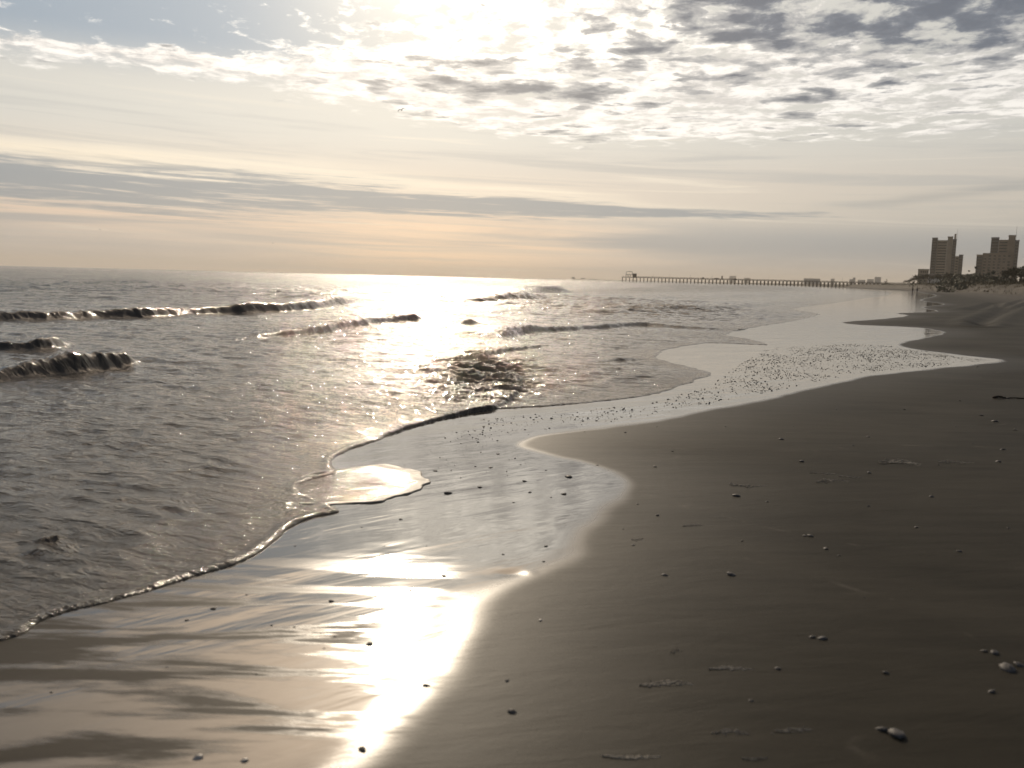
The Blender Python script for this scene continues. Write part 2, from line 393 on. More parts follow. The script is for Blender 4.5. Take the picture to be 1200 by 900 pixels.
# ------------------------------------------------------------------ sand and sea materials
def attr(nt, n):
    a = nt.nodes.new('ShaderNodeAttribute'); a.attribute_name = n; return X(nt, a.outputs['Fac'])
def bumpn(nt, h, dist, strength=1.0, prev=None):
    b = nt.nodes.new('ShaderNodeBump'); b.inputs['Strength'].default_value = strength
    lk(nt, dist, b.inputs['Distance']); nt.links.new(h.o, b.inputs['Height'])
    if prev is not None: nt.links.new(prev.o, b.inputs['Normal'])
    return X(nt, b.outputs[0])
def sand_material():
    mt = bpy.data.materials.new('sand'); mt.use_nodes = True; nt = mt.node_tree; b = nt.nodes['Principled BSDF']
    g = nt.nodes.new('ShaderNodeNewGeometry'); P = X(nt, g.outputs['Position']); x, y, z = sep(nt, P)
    film = attr(nt, 'film'); dry = attr(nt, 'dry'); veg = attr(nt, 'veg'); near = attr(nt, 'thin'); damp = attr(nt, 'damp')
    a = x*0.80 + y*0.6; c = y*0.8 - x*0.6
    st = noise(nt, comb(nt, a*0.5, c*2.2, 0.0), 1.0, 6, 0.6, 0.3)          # backwash streaks
    st2 = noise(nt, comb(nt, x*0.8, y*5.0, 2.0), 1.0, 7, 0.62, 0.3)
    big = noise(nt, comb(nt, x*0.35, y*0.5, 2.0), 1.0, 4, 0.55, 0.4)
    fe = film + (st-0.5)*0.35*film - near*(st2.ss(0.44, 0.60))*1.25
    fe = fe.clamp()
    grain = noise(nt, P, 260, 2, 0.6)
    col = mix(nt, (big*0.6+st2*0.4).ss(0.35, 0.68), (0.027, 0.024, 0.017), (0.056, 0.049, 0.036))
    ln = noise(nt, comb(nt, x*0.16, y*0.22, 5.0), 1.0, 5, 0.5, 0.5)
    mark = ((ln-0.5).abs()).ss(0.006, 0.0) + ((ln-0.57).abs()).ss(0.004, 0.0)
    mark = mark*noise(nt, P, 3.0, 6, 0.7).ss(0.5, 0.75)*(1.0-film)
    col = mix(nt, mark*0.55, col, (0.15, 0.13, 0.105))
    col = mix(nt, dry, col, mix(nt, noise(nt, P, 0.9, 6, 0.6).ss(0.35, 0.65), (0.075, 0.065, 0.05), (0.135, 0.118, 0.095)))
    col = mix(nt, film*0.6, col, (0.075, 0.062, 0.046))
    vg = (veg*0.9 + noise(nt, P, 0.6, 6, 0.65)*0.9-0.30).ss(0.25, 0.55)
    col = mix(nt, vg*veg, col, mix(nt, noise(nt, P, 1.7, 4, 0.6), (0.05, 0.045, 0.025), (0.11, 0.085, 0.05)))
    col = mix(nt, grain.ss(0.62, 0.8)*0.35, col, (0.2, 0.17, 0.14))
    nt.links.new(col.o, b.inputs['Base Color'])
    rough = (1.0-fe)*(0.54 - damp*0.06) + 0.034 + (st2-0.5)*0.03*fe + (st.ss(0.45,0.7))*0.03*fe
    nt.links.new(rough.o, b.inputs['Roughness'])
    nt.links.new((fe*fe*0.84 + damp*0.02 + 0.02).o, b.inputs['Specular IOR Level'])
    b.inputs['IOR'].default_value = 1.85
    h = noise(nt, comb(nt, x*1.6+y*0.4, y*6.0-x*1.2, 0.0), 1.0, 6, 0.65, 0.4)
    nrm = bumpn(nt, noise(nt, comb(nt, a*0.7, c*3.2, 6.0), 1.0, 4, 0.55, 0.4), fe*0.008)
    nrm = bumpn(nt, h, (1.0-fe)*0.004+0.0003, 1.0, nrm)
    nrm = bumpn(nt, noise(nt, P, 160, 2, 0.5), (1.0-fe)*0.0006+0.00002, 1.0, nrm)
    nt.links.new(nrm.o, b.inputs['Normal'])
    return mt
def water_material():
    mt = bpy.data.materials.new('sea_water'); mt.use_nodes = True; nt = mt.node_tree; b = nt.nodes['Principled BSDF']
    g = nt.nodes.new('ShaderNodeNewGeometry'); P = X(nt, g.outputs['Position']); x, y, z = sep(nt, P)
    foam = attr(nt, 'foam'); off = attr(nt, 'offshore'); chop = attr(nt, 'chop')
    # short ripples, long side across the wind
    a = x*0.92 - y*0.38; c = x*0.38 + y*0.92
    r1 = noise(nt, comb(nt, a*3.2, c*7.5, 0.0), 1.0, 5, 0.62, 0.5)
    r2 = noise(nt, comb(nt, a*11.0, c*24.0, z*3), 1.0, 5, 0.6, 0.3)
    r3 = noise(nt, comb(nt, a*0.9, c*2.2, 0.0), 1.0, 4, 0.6, 0.3)
    patch = noise(nt, comb(nt, a*0.16, c*0.5, 4.0), 1.0, 5, 0.6, 0.4)
    k = patch.ss(0.3, 0.7)*0.8 + 0.5
    nrm = bumpn(nt, r3, off*0.42)
    nrm = bumpn(nt, r1, k*(chop*0.0 + 0.046), 1.0, nrm)
    nrm = bumpn(nt, r2, k*(chop*0.002 + 0.009), 1.0, nrm)
    nt.links.new(nrm.o, b.inputs['Normal'])
    fn = noise(nt, P, 9.0, 8, 0.7)
    ff = (foam*1.25 + fn - 0.95).ss(0.0, 0.35)
    col = mix(nt, ff, mix(nt, off, (0.055, 0.046, 0.034), (0.036, 0.034, 0.028)), (0.26, 0.235, 0.20))
    nt.links.new(col.o, b.inputs['Base Color'])
    nt.links.new((ff*0.45 + off*0.10 + 0.042).o, b.inputs['Roughness'])
    b.inputs['IOR'].default_value = 1.34
    b.inputs['Specular IOR Level'].default_value = 0.5
    return mt
SAND = sand_material(); WATER = water_material()

# ------------------------------------------------------------------ sand sheet
gx, gy, gr = polar_grid(1000, 37, [(0.9, 60, 0.0045), (60, 700, 0.008), (700, 9000, 0.04)], 40)
dW = coarse(water_d, gx, gy, 3); dM = coarse(wet_d, gx, gy, 3)
def film_of(x, y, dM):
    n = perlin(x*0.9, y*0.6+3)*0.12 + perlin(x*3.0+9, y*2.0)*0.04
    k = sstep(7.0, 5.0, y)
    return sstep(-0.17-0.08*k, 0.05+0.04*k, dM + n*(1+0.8*k))
gz = sand_height(gx, gy, dW, dM)
# hollow left by a footprint, small dents behind the shells, wheel tracks up the beach
def line_h(x, y, px, w, dep, lip):
    L = to_world(smooth_line(px, 3)); m_ = (x > L[:,0].min()-2) & (x < L[:,0].max()+2) & (y > L[:,1].min()-2) & (y < L[:,1].max()+2)
    o = np.zeros_like(x); d = seg_dist(x[m_], y[m_], L)[0]
    o[m_] = -dep*np.exp(-(d/w)**2) + lip*np.exp(-((d-2*w)/w)**2); return o
fp = ground(594, 672)
q = np.exp(-(((gx-fp.x)*0.9+(gy-fp.y)*0.25)/0.10)**2 - (((gy-fp.y)*0.9-(gx-fp.x)*0.3)/0.045)**2)
gz += -0.009*q + 0.003*np.exp(-(((gx-fp.x+0.05)/0.05)**2+((gy-fp.y+0.02)/0.03)**2)) + 0.003*np.exp(-(((gx-fp.x-0.12)/0.04)**2+((gy-fp.y-0.02)/0.04)**2))
gz += line_h(gx, gy, [(1140,380),(1152,374),(1166,368),(1180,361),(1200,353),(1230,347)], 0.35, 0.10, 0.06)
gz += line_h(gx, gy, [(1146,384),(1162,376),(1178,368),(1200,359),(1240,351)], 0.35, 0.10, 0.06)
gz += line_h(gx, gy, [(1136,364),(1152,361),(1166,356),(1172,362)], 0.5, 0.12, 0.05)
cxx = (gx-coast(gy))*0.9
film = film_of(gx, gy, dM)
film = film*1.0
# towards the viewer's left foreground the film drains away in patches
tl = ground(200, 880); thin = sstep(5.0, 3.3, gy)*sstep(0.3, -0.3, gx)*sstep(0.0, 0.5, dM)
thin = np.maximum(thin, sstep(3.6, 2.95, gy)*sstep(-0.2, 0.2, dM))
dryv = sstep(5, 16, cxx)*sstep(10, 40, gy)
veg = sstep(24, 34, cxx)*sstep(20, 60, gy)
sand = sheet('beach', gx, gy, gz, SAND, attrs={'film': film, 'dry': dryv, 'veg': veg, 'thin': thin, 'damp': sstep(-1.8, 0.0, dM+0.5*perlin(gx*0.5, gy*0.4))})

# ------------------------------------------------------------------ sea sheet
sx, sy, sr = polar_grid(1250, 37, [(1.5, 12, 0.0030), (12, 70, 0.0030), (70, 500, 0.0065), (500, 5200, 0.03)], 30)
dWs = coarse(water_d, sx, sy)
near = dWs < 3
jag = 0.05*perlin(sx*1.7, sy*1.7) + 0.022*perlin(sx*5, sy*5+9) + 0.010*perlin(sx*13+3, sy*13)
dE = dWs + jag*np.clip(sr/8, 0.5, 4)
dMs = coarse(wet_d, sx, sy)
cell = sr*0.0034
z = np.zeros_like(sx)
def oct_(x, y, wl, amp, stretch, seed, ridged=False):
    a = (x*0.92 - y*0.38)/(wl*stretch); c = (x*0.38 + y*0.92)/wl
    n = perlin(a+seed, c+seed*1.7)
    if ridged: n = (0.5-np.abs(n))*1.2-0.3
    att = sstep(0.8, 2.4, wl/np.maximum(cell, 1e-4))
    return n*amp*att
deep = sstep(0.0, 9.0, dWs); deep2 = sstep(4, 40, dWs)
z += oct_(sx, sy, 14, 0.16, 2.5, 3)*deep2
z += oct_(sx, sy, 6.0, 0.24, 2.2, 11, True)*deep2
z += oct_(sx, sy, 2.6, 0.14, 2.0, 23, True)*(0.15*deep+0.85*deep2)
z += oct_(sx, sy, 1.1, 0.085, 1.8, 31, True)*(0.25+0.75*deep)
z += oct_(sx, sy, 0.5, 0.060, 2.4, 47, True)*(0.35+0.65*deep)
z += oct_(sx, sy, 0.24, 0.032, 2.5, 59, True)
z += oct_(sx, sy, 0.12, 0.011, 1.6, 71)
for u, v, ru, rv, a in ((800,366,170,11,1.6), (740,352,160,6,1.2), (700,400,110,12,.6), (560,350,150,8,1.0), (200,335,260,9,1.2), (720,440,110,18,.4), (566,438,60,30,3.6)):
    c = ground(u, v); z *= 1 + a*np.exp(-((sx-c.x)/abs(ground(u+ru, v).x-c.x))**2 - ((sy-c.y)/abs(ground(u, v+rv).y-c.y))**2)
z *= sstep(0.05, 0.9, dE)
foam = np.zeros_like(sx); chop = np.zeros_like(sx)
froth = np.abs(perlin(sx*4, sy*4))*0.2 + np.abs(perlin(sx*9+5, sy*9))*0.6 + np.abs(perlin(sx*20, sy*20+5))*0.45
def ridge(px, hs, wf, wb, rough=0.25, fo=0.5, wander=0.0, toward=None):
    """breaking wavelet whose steep face looks to the shore (right of travel)"""
    global z, foam, chop
    P = smooth_line(px, 3); H = np.interp(np.linspace(0, len(px)-1, len(P)), np.arange(len(px)), hs)
    L = to_world(P); mg = wb*5+1
    m_ = (sx > L[:,0].min()-mg) & (sx < L[:,0].max()+mg) & (sy > L[:,1].min()-mg) & (sy < L[:,1].max()+mg)
    X_ = sx[m_]; Y_ = sy[m_]
    wx = perlin(X_*0.7/wf*0.3, Y_*0.7/wf*0.3)*wander; 
    d, s, h, al = seg_dist(X_+wx, Y_+wx*0.6, L, H)
    # fade at the ends: distance beyond the end points
    s = -s                                   # + = right of travel = front
    sd_ = d*s
    prof = np.where(sd_ > 0, np.exp(-(d/(wf*0.62))**3), 0.72*np.exp(-(d/wb)**2)+0.28*np.exp(-(d/(wb*0.35))**2))
    lump = 1 + 0.40*perlin(X_*0.8/wb+3, Y_*0.5/wb) + 0.13*perlin(X_*2.6/wb, Y_*1.4/wb+2) + 0.03*perlin(X_*7/wb, Y_*5/wb+2)*rough
    fr = froth[m_]
    z[m_] += h*prof*np.clip(lump, 0.55, 1.6)*(1-rough*0.15+rough*fr*0.5)
    z[m_] += h*rough*0.45*(fr-0.3)*np.exp(-(d/(wf*2.2))**2)
    foam[m_] = np.maximum(foam[m_], 0.45*fo*np.exp(-((sd_-wf*0.9)/(wf*1.0))**2)*np.clip(h*20, 0, 1))
    chop[m_] = np.maximum(chop[m_], np.exp(-(d/(wf*2.5))**2)*np.clip(h*12, 0, 1))
# crests, drawn right-to-left so the shore side is on the right of travel? the face must look towards the viewer
def R2L(px, hs): return px, hs
ridge([(-160,381),(-60,378),(0,376),(60,375),(110,373),(150,372),(200,370),(260,368),(300,367),(350,364),(395,358),(412,354)], [.24,.24,.24,.26,.24,.28,.26,.28,.36,.36,.42,.0], 0.6, 1.8, 0.3, 0.25, 0.5)
ridge([(296,398),(312,396),(340,394),(360,392),(380,389),(405,385),(430,381),(455,378),(482,376),(492,375)], [.04,.14,.18,.20,.20,.20,.20,.19,.20,.0], 0.32, 1.0, 0.3, 0.4, 0.3)
ridge([(-120,414),(0,413),(40,412),(66,409),(84,405)], [.10,.12,.16,.18,.0], 0.28, 0.9, 0.35, 0.2, 0.15)
ridge([(-160,462),(-60,451),(0,445),(50,441),(90,437),(120,433),(140,430),(152,428)], [.11,.12,.14,.20,.28,.29,.20,.0], 0.30, 0.9, 0.25, 0.35, 0.15)
ridge([(478,352),(500,353),(530,354),(560,354),(590,353),(612,351),(630,349)], [.0,.2,.25,.3,.42,.45,.0], 1.6, 4, 0.3, 0.4, 0.5)
ridge([(612,344),(628,343.5),(645,343.5),(662,343)], [.0,.75,.8,.0], 3, 8, 0.2, 0.2, 0.5)
ridge([(380,350),(400,348),(425,347),(450,347)], [.0,.35,.4,.0], 1.5, 4, 0.3, 0.2)
ridge([(560,356),(600,357),(650,357),(700,356)], [.0,.15,.1,.0], 1.5, 4, 0.3, 0.2)
ridge([(572,398),(585,396),(600,393),(625,390),(655,388),(700,385),(745,382),(790,384),(835,386),(860,388)], [.0,.20,.24,.17,.13,.12,.11,.08,.05,.0], 0.4, 1.5, 0.45, 0.35, 0.2)
ridge([(640,368),(700,367),(760,364),(830,362),(900,356),(950,352)], [.0,.10,.16,.14,.12,.0], 1.6, 5, 0.4, 0.2, 0.8)
ridge([(690,351),(760,350),(830,348),(900,345.5),(950,344)], [.0,.25,.3,.25,.0], 5, 12, 0.4, 0.2, 1.5)
ridge([(500,383),(530,381),(548,380),(556,379)], [.0,.05,.15,.0], 0.3, 0.8, 0.3, 0.2)
ridge([(400,436),(450,434),(500,436),(540,440)], [.0,.035,.04,.0], 0.2, 0.6, 0.3, 0.1)
ridge([(690,424),(725,423),(760,420)], [.0,.05,.0], 0.2, 0.6, 0.3, 0.1)
ridge([(460,508),(520,494),(562,483),(594,470),(606,456),(602,444),(574,433),(562,422),(582,415),(622,409)][::1], [.010,.020,.032,.038,.036,.055,.075,.08,.08,.05], 0.10, 0.9, 0.45, 0.3, 0.0)
#ridge([(326,586),(352,592),(380,600),(396,602)], [.0,.012,.02,.012], 0.05, 0.16, 0.4, 0.2)
ridge([(60,527),(130,520),(180,522)], [.0,.022,.0], 0.15, 0.4, 0.3, 0.0)
ridge([(40,640),(52,638),(66,636),(76,631)], [.0,.018,.026,.0], 0.03, 0.12, 1.5, 0.9)
ridge([(10,652),(40,650),(70,655)], [.0,.012,.0], 0.05, 0.12, 0.3, 0.0)
# churned water behind the bore
for u, v, ru, rv, a in ((560,455,70,38,1.0), (300,555,0,0,0.0), (370,575,45,22,0.5), (570,400,40,14,.5)):
    if a == 0: continue
    c = ground(u, v); e1 = ground(u+ru, v)-c; e2 = ground(u, v+rv)-c
    w_ = np.exp(-((sx-c.x)/max(abs(e1.x), .1))**2 - ((sy-c.y)/max(abs(e2.y), .1))**2)*a
    chop = np.maximum(chop, w_)
    z += w_*0.06*(froth-0.25)*sstep(0.0, 0.3, dE)
# lip along the running edge
nlip = 0.75+0.9*perlin(sx*1.3+7, sy*1.3)+0.4*perlin(sx*4, sy*4)
lipw = sstep(60, 20, sr)*0.6+0.4
lip = (0.005+0.008*np.clip(nlip, 0.0, 2)*lipw)*(0.35+0.65*sstep(0.9, 0.3, sx))
lip *= 1+0.5*(froth-0.3)
edge_h = lip*np.exp(-((dE-0.04)/0.04)**2) + 0.007*sstep(-0.01, 0.05, dE)
edge_h += 0.006*(froth-0.25)*np.exp(-((dE-0.08)/0.12)**2)
foam = np.maximum(foam, np.clip(0.0+0.24*nlip, 0, 0.45)*np.exp(-((dE-0.05)/0.07)**2))
foam = np.maximum(foam, 0.42*np.exp(-np.clip(dE, 0, 20)/0.5)*(dE > 0)*np.clip(0.5+perlin(sx*0.8, sy*0.8+4)*1.5, 0, 1))
# sand level near the edge (same function as the beach sheet)
zs = sand_height(sx, sy, np.minimum(dWs, 0), dMs)*sstep(2.0, 0.0, dWs)
z = np.where(dE > -0.02, z + edge_h, 0) + zs
z = np.where(dE <= 0, zs - 0.004 + np.clip(dE, -0.5, 0)*0.35, z)
off = sstep(3, 60, dWs)
sea = sheet('sea', sx, sy, z, WATER, keep=(dE > -0.25), attrs={'foam': foam, 'offshore': off, 'chop': chop})

# thin tongue of water run ahead of the front
def tongue():
    edge = smooth_line([(356,558),(420,548),(452,545),(482,550),(501,560),(502,568),(486,576),(460,584),(430,590),(352,592)], 5)
    L = to_world(edge); c = L.mean(axis=0)
    n = len(L); v = []; f = []
    prof = [(1.0, -0.006), (0.995, 0.006), (0.985, 0.009), (0.965, 0.010), (0.93, 0.008), (0.86, 0.006), (0.7, 0.0055), (0.4, 0.005), (0.0, 0.005)]
    base = [Vector((p[0], p[1])) for p in L]; root = Vector(to_world([(330, 575)])[0])
    for k, (s, h) in enumerate(prof):
        for i, p in enumerate(base):
            q_ = root + (p-root)*s*(1+0.035*perlin(np.array([i*0.31+2]), np.array([0.7]))[0]*2+0.012*perlin(np.array([i*1.3+2]), np.array([2.7]))[0]*2)
            jit = 0.5+1.2*abs(perlin(np.array([i*0.37+k]), np.array([k*0.3]))[0])*2 if 0 < k < 5 else 1
            v.append((q_.x, q_.y, h*jit if h > 0 else h))
    for k in range(len(prof)-1):
        for i in range(n-1):
            a = k*n+i; f.append((a, a+1, a+n+1, a+n))
    me = bpy.data.meshes.new('swash_tongue'); me.from_pydata(v, [], f); me.materials.append(WATER); me.shade_smooth()
    a_ = me.attributes.new('foam', 'FLOAT', 'POINT')
    a_.data.foreach_set('value', [0.75 if 1 <= i//n <= 4 else 0.3 for i in range(len(v))])
    o = bpy.data.objects.new('swash_tongue_water', me); COL.objects.link(o); o['kind'] = 'structure'
tongue()

# terrain lookup for setting things down
_az = np.degrees(np.arctan2(gx[0], gy[0])); _r = gr[:, 0]
def hgt(x, y):
    a = math.degrees(math.atan2(x, y)); rr = math.hypot(x, y)
    j = int(np.clip(np.searchsorted(_az, a)-1, 0, len(_az)-2)); i = int(np.clip(np.searchsorted(_r, rr)-1, 0, len(_r)-2))
    u = (a-_az[j])/(_az[j+1]-_az[j]); v = (rr-_r[i])/(_r[i+1]-_r[i])
    return float((gz[i, j]*(1-u)+gz[i, j+1]*u)*(1-v)+(gz[i+1, j]*(1-u)+gz[i+1, j+1]*u)*v)
def on_sand(u, v):
    zz = 0.0
    for _ in range(12):
        p = ground(u, v, zz); zz = 0.5*zz + 0.5*hgt(p.x, p.y)
    p = ground(u, v, zz); p.z = hgt(p.x, p.y); return p

#PARTS_BEGIN
# ------------------------------------------------------------------ object materials
WOOD = material('weathered_wood', (0.022, 0.018, 0.015), 0.85, 0.2, 0.3, 1.2)
CONC = material('beige_stucco', (0.34, 0.27, 0.19), 0.9, 0.2, 0.14, 0.15)
CONC2 = material('brown_stucco', (0.29, 0.21, 0.145), 0.9, 0.2, 0.14, 0.15)
RAIL = material('railing_paint', (0.11, 0.12, 0.13), 0.6, 0.3, 0.15, 0.5)
GLASS = material('window_glass', (0.012, 0.016, 0.02), 0.25, 0.3, 0.3, 0.3)
PALE = material('pale_plaster', (0.60, 0.57, 0.52), 0.9, 0.2, 0.1, 0.05)
ROOF = material('roof_shingle', (0.13, 0.11, 0.095), 0.9, 0.2, 0.2, 1.0)
METAL = material('galvanised_metal', (0.14, 0.13, 0.12), 0.5, 0.4, 0.2, 2.0)
LEAF = material('leaves', (0.050, 0.052, 0.030), 0.8, 0.2, 0.4, 0.8)
BARK = material('bark', (0.07, 0.055, 0.042), 0.9, 0.2, 0.3, 2.0)
SHELLM = material('shell', (0.085, 0.078, 0.072), 0.6, 0.3, 0.5, 60.0)
LITTER = material('shell_hash', (0.28, 0.245, 0.20), 0.6, 0.4, 0.6, 25.0)
SHELLP = material('pale_shell', (0.42, 0.38, 0.33), 0.45, 0.5, 0.3, 60.0)
FOAMM = material('dried_foam', (0.25, 0.225, 0.185), 0.85, 0.3, 0.35, 50.0)
SKIN = material('skin', (0.32, 0.2, 0.14), 0.6, 0.3, 0.1)
CLOTH_A = material('dark_cloth', (0.035, 0.037, 0.045), 0.9, 0.2, 0.1)
CLOTH_B = material('grey_cloth', (0.07, 0.065, 0.06), 0.9, 0.2, 0.1)
HAIR = material('hair', (0.03, 0.022, 0.016), 0.7, 0.3, 0.1)
FEATH = material('gull_feathers', (0.17, 0.165, 0.16), 0.8, 0.2, 0.3, 8)

# ------------------------------------------------------------------ pier
def pier():
    A = at(728.5, 328, 1200); B = at(1066, 334, 1150)
    ax = Vector((B.x-A.x, B.y-A.y)); Lp = ax.length; rot = math.atan2(ax.y, ax.x); Z = 6.7
    root = empty('fishing_pier', (A.x, A.y, 0), rot)
    tag(root, 'long dark wooden fishing pier on many pilings reaching out over the sea', 'pier')
    MB().box(0, Lp, -3, 3, Z-0.75, Z).build('deck', WOOD, root)
    MB().box(0, 16, -7, -3.003, Z-0.75, Z).box(0, 16, 3.003, 7, Z-0.75, Z).build('end_platform', WOOD, root)
    n = 78
    for i in range(n):
        x = 1 + i*(Lp-2)/(n-1); b = MB(); w = 6.4 if x < 16 else 2.6
        for y in ((-w, 0, w) if x < 16 else (-w, w)):
            b.tube((x, y*1.05, -3.5), (x, y, Z-1.1), 0.62, 0.55, 7)
        b.box(x-0.2, x+0.2, -w-0.5, w+0.5, Z-1.15, Z-0.753)
        if i % 2 == 0 and x >= 16: b.tube((x+0.25, -w, 1.2), (x+0.25, w, Z-1.0), 0.09, n=5)
        b.build('piling_bent', WOOD, root)
    for s in (-1, 1):
        r = MB(); w = 2.9*s
        for k in range(int(Lp/2.4)): r.box(16+k*2.4-0.06 if 16+k*2.4 < Lp else Lp-0.1, min(16+k*2.4+0.06, Lp), w-0.06, w+0.06, Z+0.003, Z+1.0)
        r.box(16, Lp, w-0.09, w+0.09, Z+1.003, Z+1.25); r.box(16, Lp, w-0.03, w+0.03, Z+0.4, Z+0.7)
        r.build('railing', WOOD, root)
    r = MB()
    for s in (-6.9, 6.9): r.box(0.1, 16, s-0.06, s+0.06, Z+1.0, Z+1.1)
    r.box(0, 0.1, -6.9, 6.9, Z+1.0, Z+1.1)
    for k in range(9):
        for s in (-6.9, 6.9): r.box(0.1+k*1.9, 0.22+k*1.9, s-0.06, s+0.06, Z+0.003, Z+1.0)
    r.build('railing', WOOD, root)
    # two-storey end house: upper gallery, cabin, arched canopy
    MB().box(5.5, 14.5, -5, 5, Z+2.9, Z+3.5).build('upper_gallery', WOOD, root)
    for x in (5.8, 8.6, 11.4): 
        for y in (-4.7, 4.7): MB().box(x-0.35, x+0.35, y-0.35, y+0.35, Z+0.003, Z+3.2).build('gallery_post', WOOD, root)
    MB().box(14.9, 20.4, -2.4, 2.4, Z+0.003, Z+4.3).build('cabin', WOOD, root)
    MB().gable(14.5, 20.8, -2.9, 2.9, Z+4.303, Z+5.2).build('roof', ROOF, root)
    for y in (-4.9, 4.9):
        g = MB()
        for x in (5.6, 10, 14.4): g.box(x-0.06, x+0.06, y-0.06, y+0.06, Z+3.503, Z+4.5)
        g.box(5.5, 14.5, y-0.05, y+0.05, Z+4.5, Z+4.6).build('railing', WOOD, root)
    c = MB(); k = 10
    for i in range(k):
        t0 = math.pi*i/k; t1 = math.pi*(i+1)/k
        x0 = 10.2-4.6*math.cos(t0); x1 = 10.2-4.6*math.cos(t1); z0 = Z+6.1+1.2*math.sin(t0); z1 = Z+6.1+1.2*math.sin(t1)
        n0 = len(c.v)
        c.v += [(x0,-3.5,z0),(x1,-3.5,z1),(x1,3.5,z1),(x0,3.5,z0),(x0,-3.5,z0+.6),(x1,-3.5,z1+.6),(x1,3.5,z1+.6),(x0,3.5,z0+.6)]
        c.f += [tuple(n0+j for j in q) for q in ((3,2,1,0),(4,5,6,7),(0,1,5,4),(2,3,7,6))]
    c.build('canopy', WOOD, root)
    for x in (5.9, 14.3):
        for y in (-3.2, 3.2): MB().box(x-0.3, x+0.3, y-0.3, y+0.3, Z+3.503, Z+6.2).build('canopy_post', WOOD, root)
    for px in (767, 787, 812, 838, 905, 948, 990):
        x = (px-729)/337*Lp
        l = MB().tube((x, 2.6, Z), (x, 2.6, Z+5.2), 0.12, 0.08, 6); l.tube((x, 2.6, Z+5.2), (x, 1.2, Z+5.4), 0.07, n=5)
        l.box(x-0.15, x+0.15, 0.7, 1.3, Z+5.3, Z+5.45); l.build('lamp_post', METAL, root)
    for px, w, h in ((827, 2.6, 1.7), (849.5, 1.6, 4.2), (843, 6, 1.2), (865, 4, 1.0)):
        x = (px-729)/337*Lp
        s = MB().box(x-w/2, x+w/2, -1.4, 1.2, Z+0.003, Z+h).build('shelter', WOOD, root)
        MB().hip(x-w/2-.25, x+w/2+.25, -1.7, 1.5, Z+h+.003, Z+h+.5).build('roof', ROOF, s)
pier()

# ------------------------------------------------------------------ towers and houses
class Site:
    """local frame facing the viewpoint: loc(u,v) gives metres across and up on the facade plane"""
    def __init__(s, name, u, Y, zb=3.0):
        O = at(u, 330, Y); s.O = Vector((O.x, O.y, zb)); s.az = math.atan2(O.x, O.y)
        s.n = Vector((math.sin(s.az), math.cos(s.az), 0)); s.r = Vector((math.cos(s.az), -math.sin(s.az), 0))
        s.root = empty(name, s.O, -s.az)
    def loc(s, u, v):
        d = ray(u, v); o = Vector((0, 0, CAM_H)); t = (s.O-Vector((0,0,s.O.z))).dot(s.n)/d.dot(s.n); P = o+d*t
        return (P-s.O).dot(s.r), P.z-s.O.z
def mass(S, u0, u1, vt, y0, dep, mat, floors=0, style=None, bays=3, name='wall', cap=True):
    um = (u0+u1)/2; x0 = S.loc(u0, 320)[0]; x1 = S.loc(u1, 320)[0]; H = S.loc(um, vt)[1]
    MB().box(x0, x1, y0, y0+dep, 0, H).build(name, mat, S.root)
    if cap: MB().box(x0-0.25, x1+0.25, y0-0.25, y0+dep+0.25, H+0.003, H+0.9).build('parapet', mat, S.root)
    fh = 3.1; nf = int((H-4)/fh)
    for k in range(nf):
        z = H-0.6-(k+1)*fh
        if style == 'balcony':
            MB().box(x0+0.4, x1-0.4, y0-0.02, y0+0.05, z+0.35, z+2.75).build('window', GLASS, S.root)
            b = MB().box(x0-0.1, x1+0.1, y0-1.9, y0-0.023, z, z+0.28)
            b.box(x0-0.1, x1+0.1, y0-1.9, y0-1.82, z+0.95, z+1.3)
            m_ = max(2, int((x1-x0)/1.6))
            for i in range(m_+1):
                xx = x0+(x1-x0)*i/m_; b.box(xx-0.05, xx+0.05, y0-1.88, y0-1.8, z+0.283, z+0.947)
            b.build('balcony', RAIL, S.root)
        elif style == 'windows':
            w = (x1-x0)/bays
            for i in range(bays):
                if (k*7+i*3) % 11 == 0 and bays > 4: continue
                MB().box(x0+w*(i+.25), x0+w*(i+.75), y0-0.05, y0+0.05, z+0.9, z+2.4).build('window', GLASS, S.root)
        elif style == 'band':
            MB().box(x0+0.6, x1-0.6, y0-0.04, y0+0.05, z+1.1, z+2.3).build('window', GLASS, S.root)
            MB().box(x0-0.05, x1+0.05, y0-0.18, y0-0.045, z, z+0.35).build('floor_edge', mat, S.root)
    return x0, x1, H
S = Site('condo_tower', 1105, 1000)
tag(S.root, 'tall stepped beige condominium tower with dark seaward balconies and a roof spike', 'tower')
mass(S, 1089.2, 1095.6, 279.3, 0.0, 16, RAIL, style='balcony')
mass(S, 1095.7, 1107.2, 282.4, 1.2, 15, CONC, style='band')
x0, x1, H = mass(S, 1107.3, 1113.3, 278.0, 0.4, 16, CONC, style=None)
mass(S, 1113.4, 1117.8, 281.0, 1.5, 12, RAIL, style='balcony')
xa = S.loc(1114.8, 320)[0]; za = S.loc(1115, 281)[1]; zb_ = S.loc(1115.5, 273.8)[1]
MB().box(xa, xa+1.9, 4, 8, za, zb_).build('roof_fin', CONC, S.root)
MB().tube((xa+2.6, 6, za), (xa+2.6, 6, S.loc(1117, 267.5)[1]), 0.18, 0.08).build('antenna', METAL, S.root)
mass(S, 1117.9, 1122.2, 301, 2.0, 14, CONC, style='band')
mass(S, 1122.3, 1127, 299.2, 1.2, 14, RAIL, style='balcony')
S = Site('condo_tower', 1167, 900)
tag(S.root, 'broad brown condominium tower rising behind its lower square front block', 'tower')
mass(S, 1158.0, 1167.2, 278.2, 14, 14, RAIL, style='balcony')
mass(S, 1167.3, 1178.3, 281.2, 15.2, 12, CONC2, style='band')
mass(S, 1178.4, 1186.4, 275.6, 14.6, 14, CONC2, style=None)
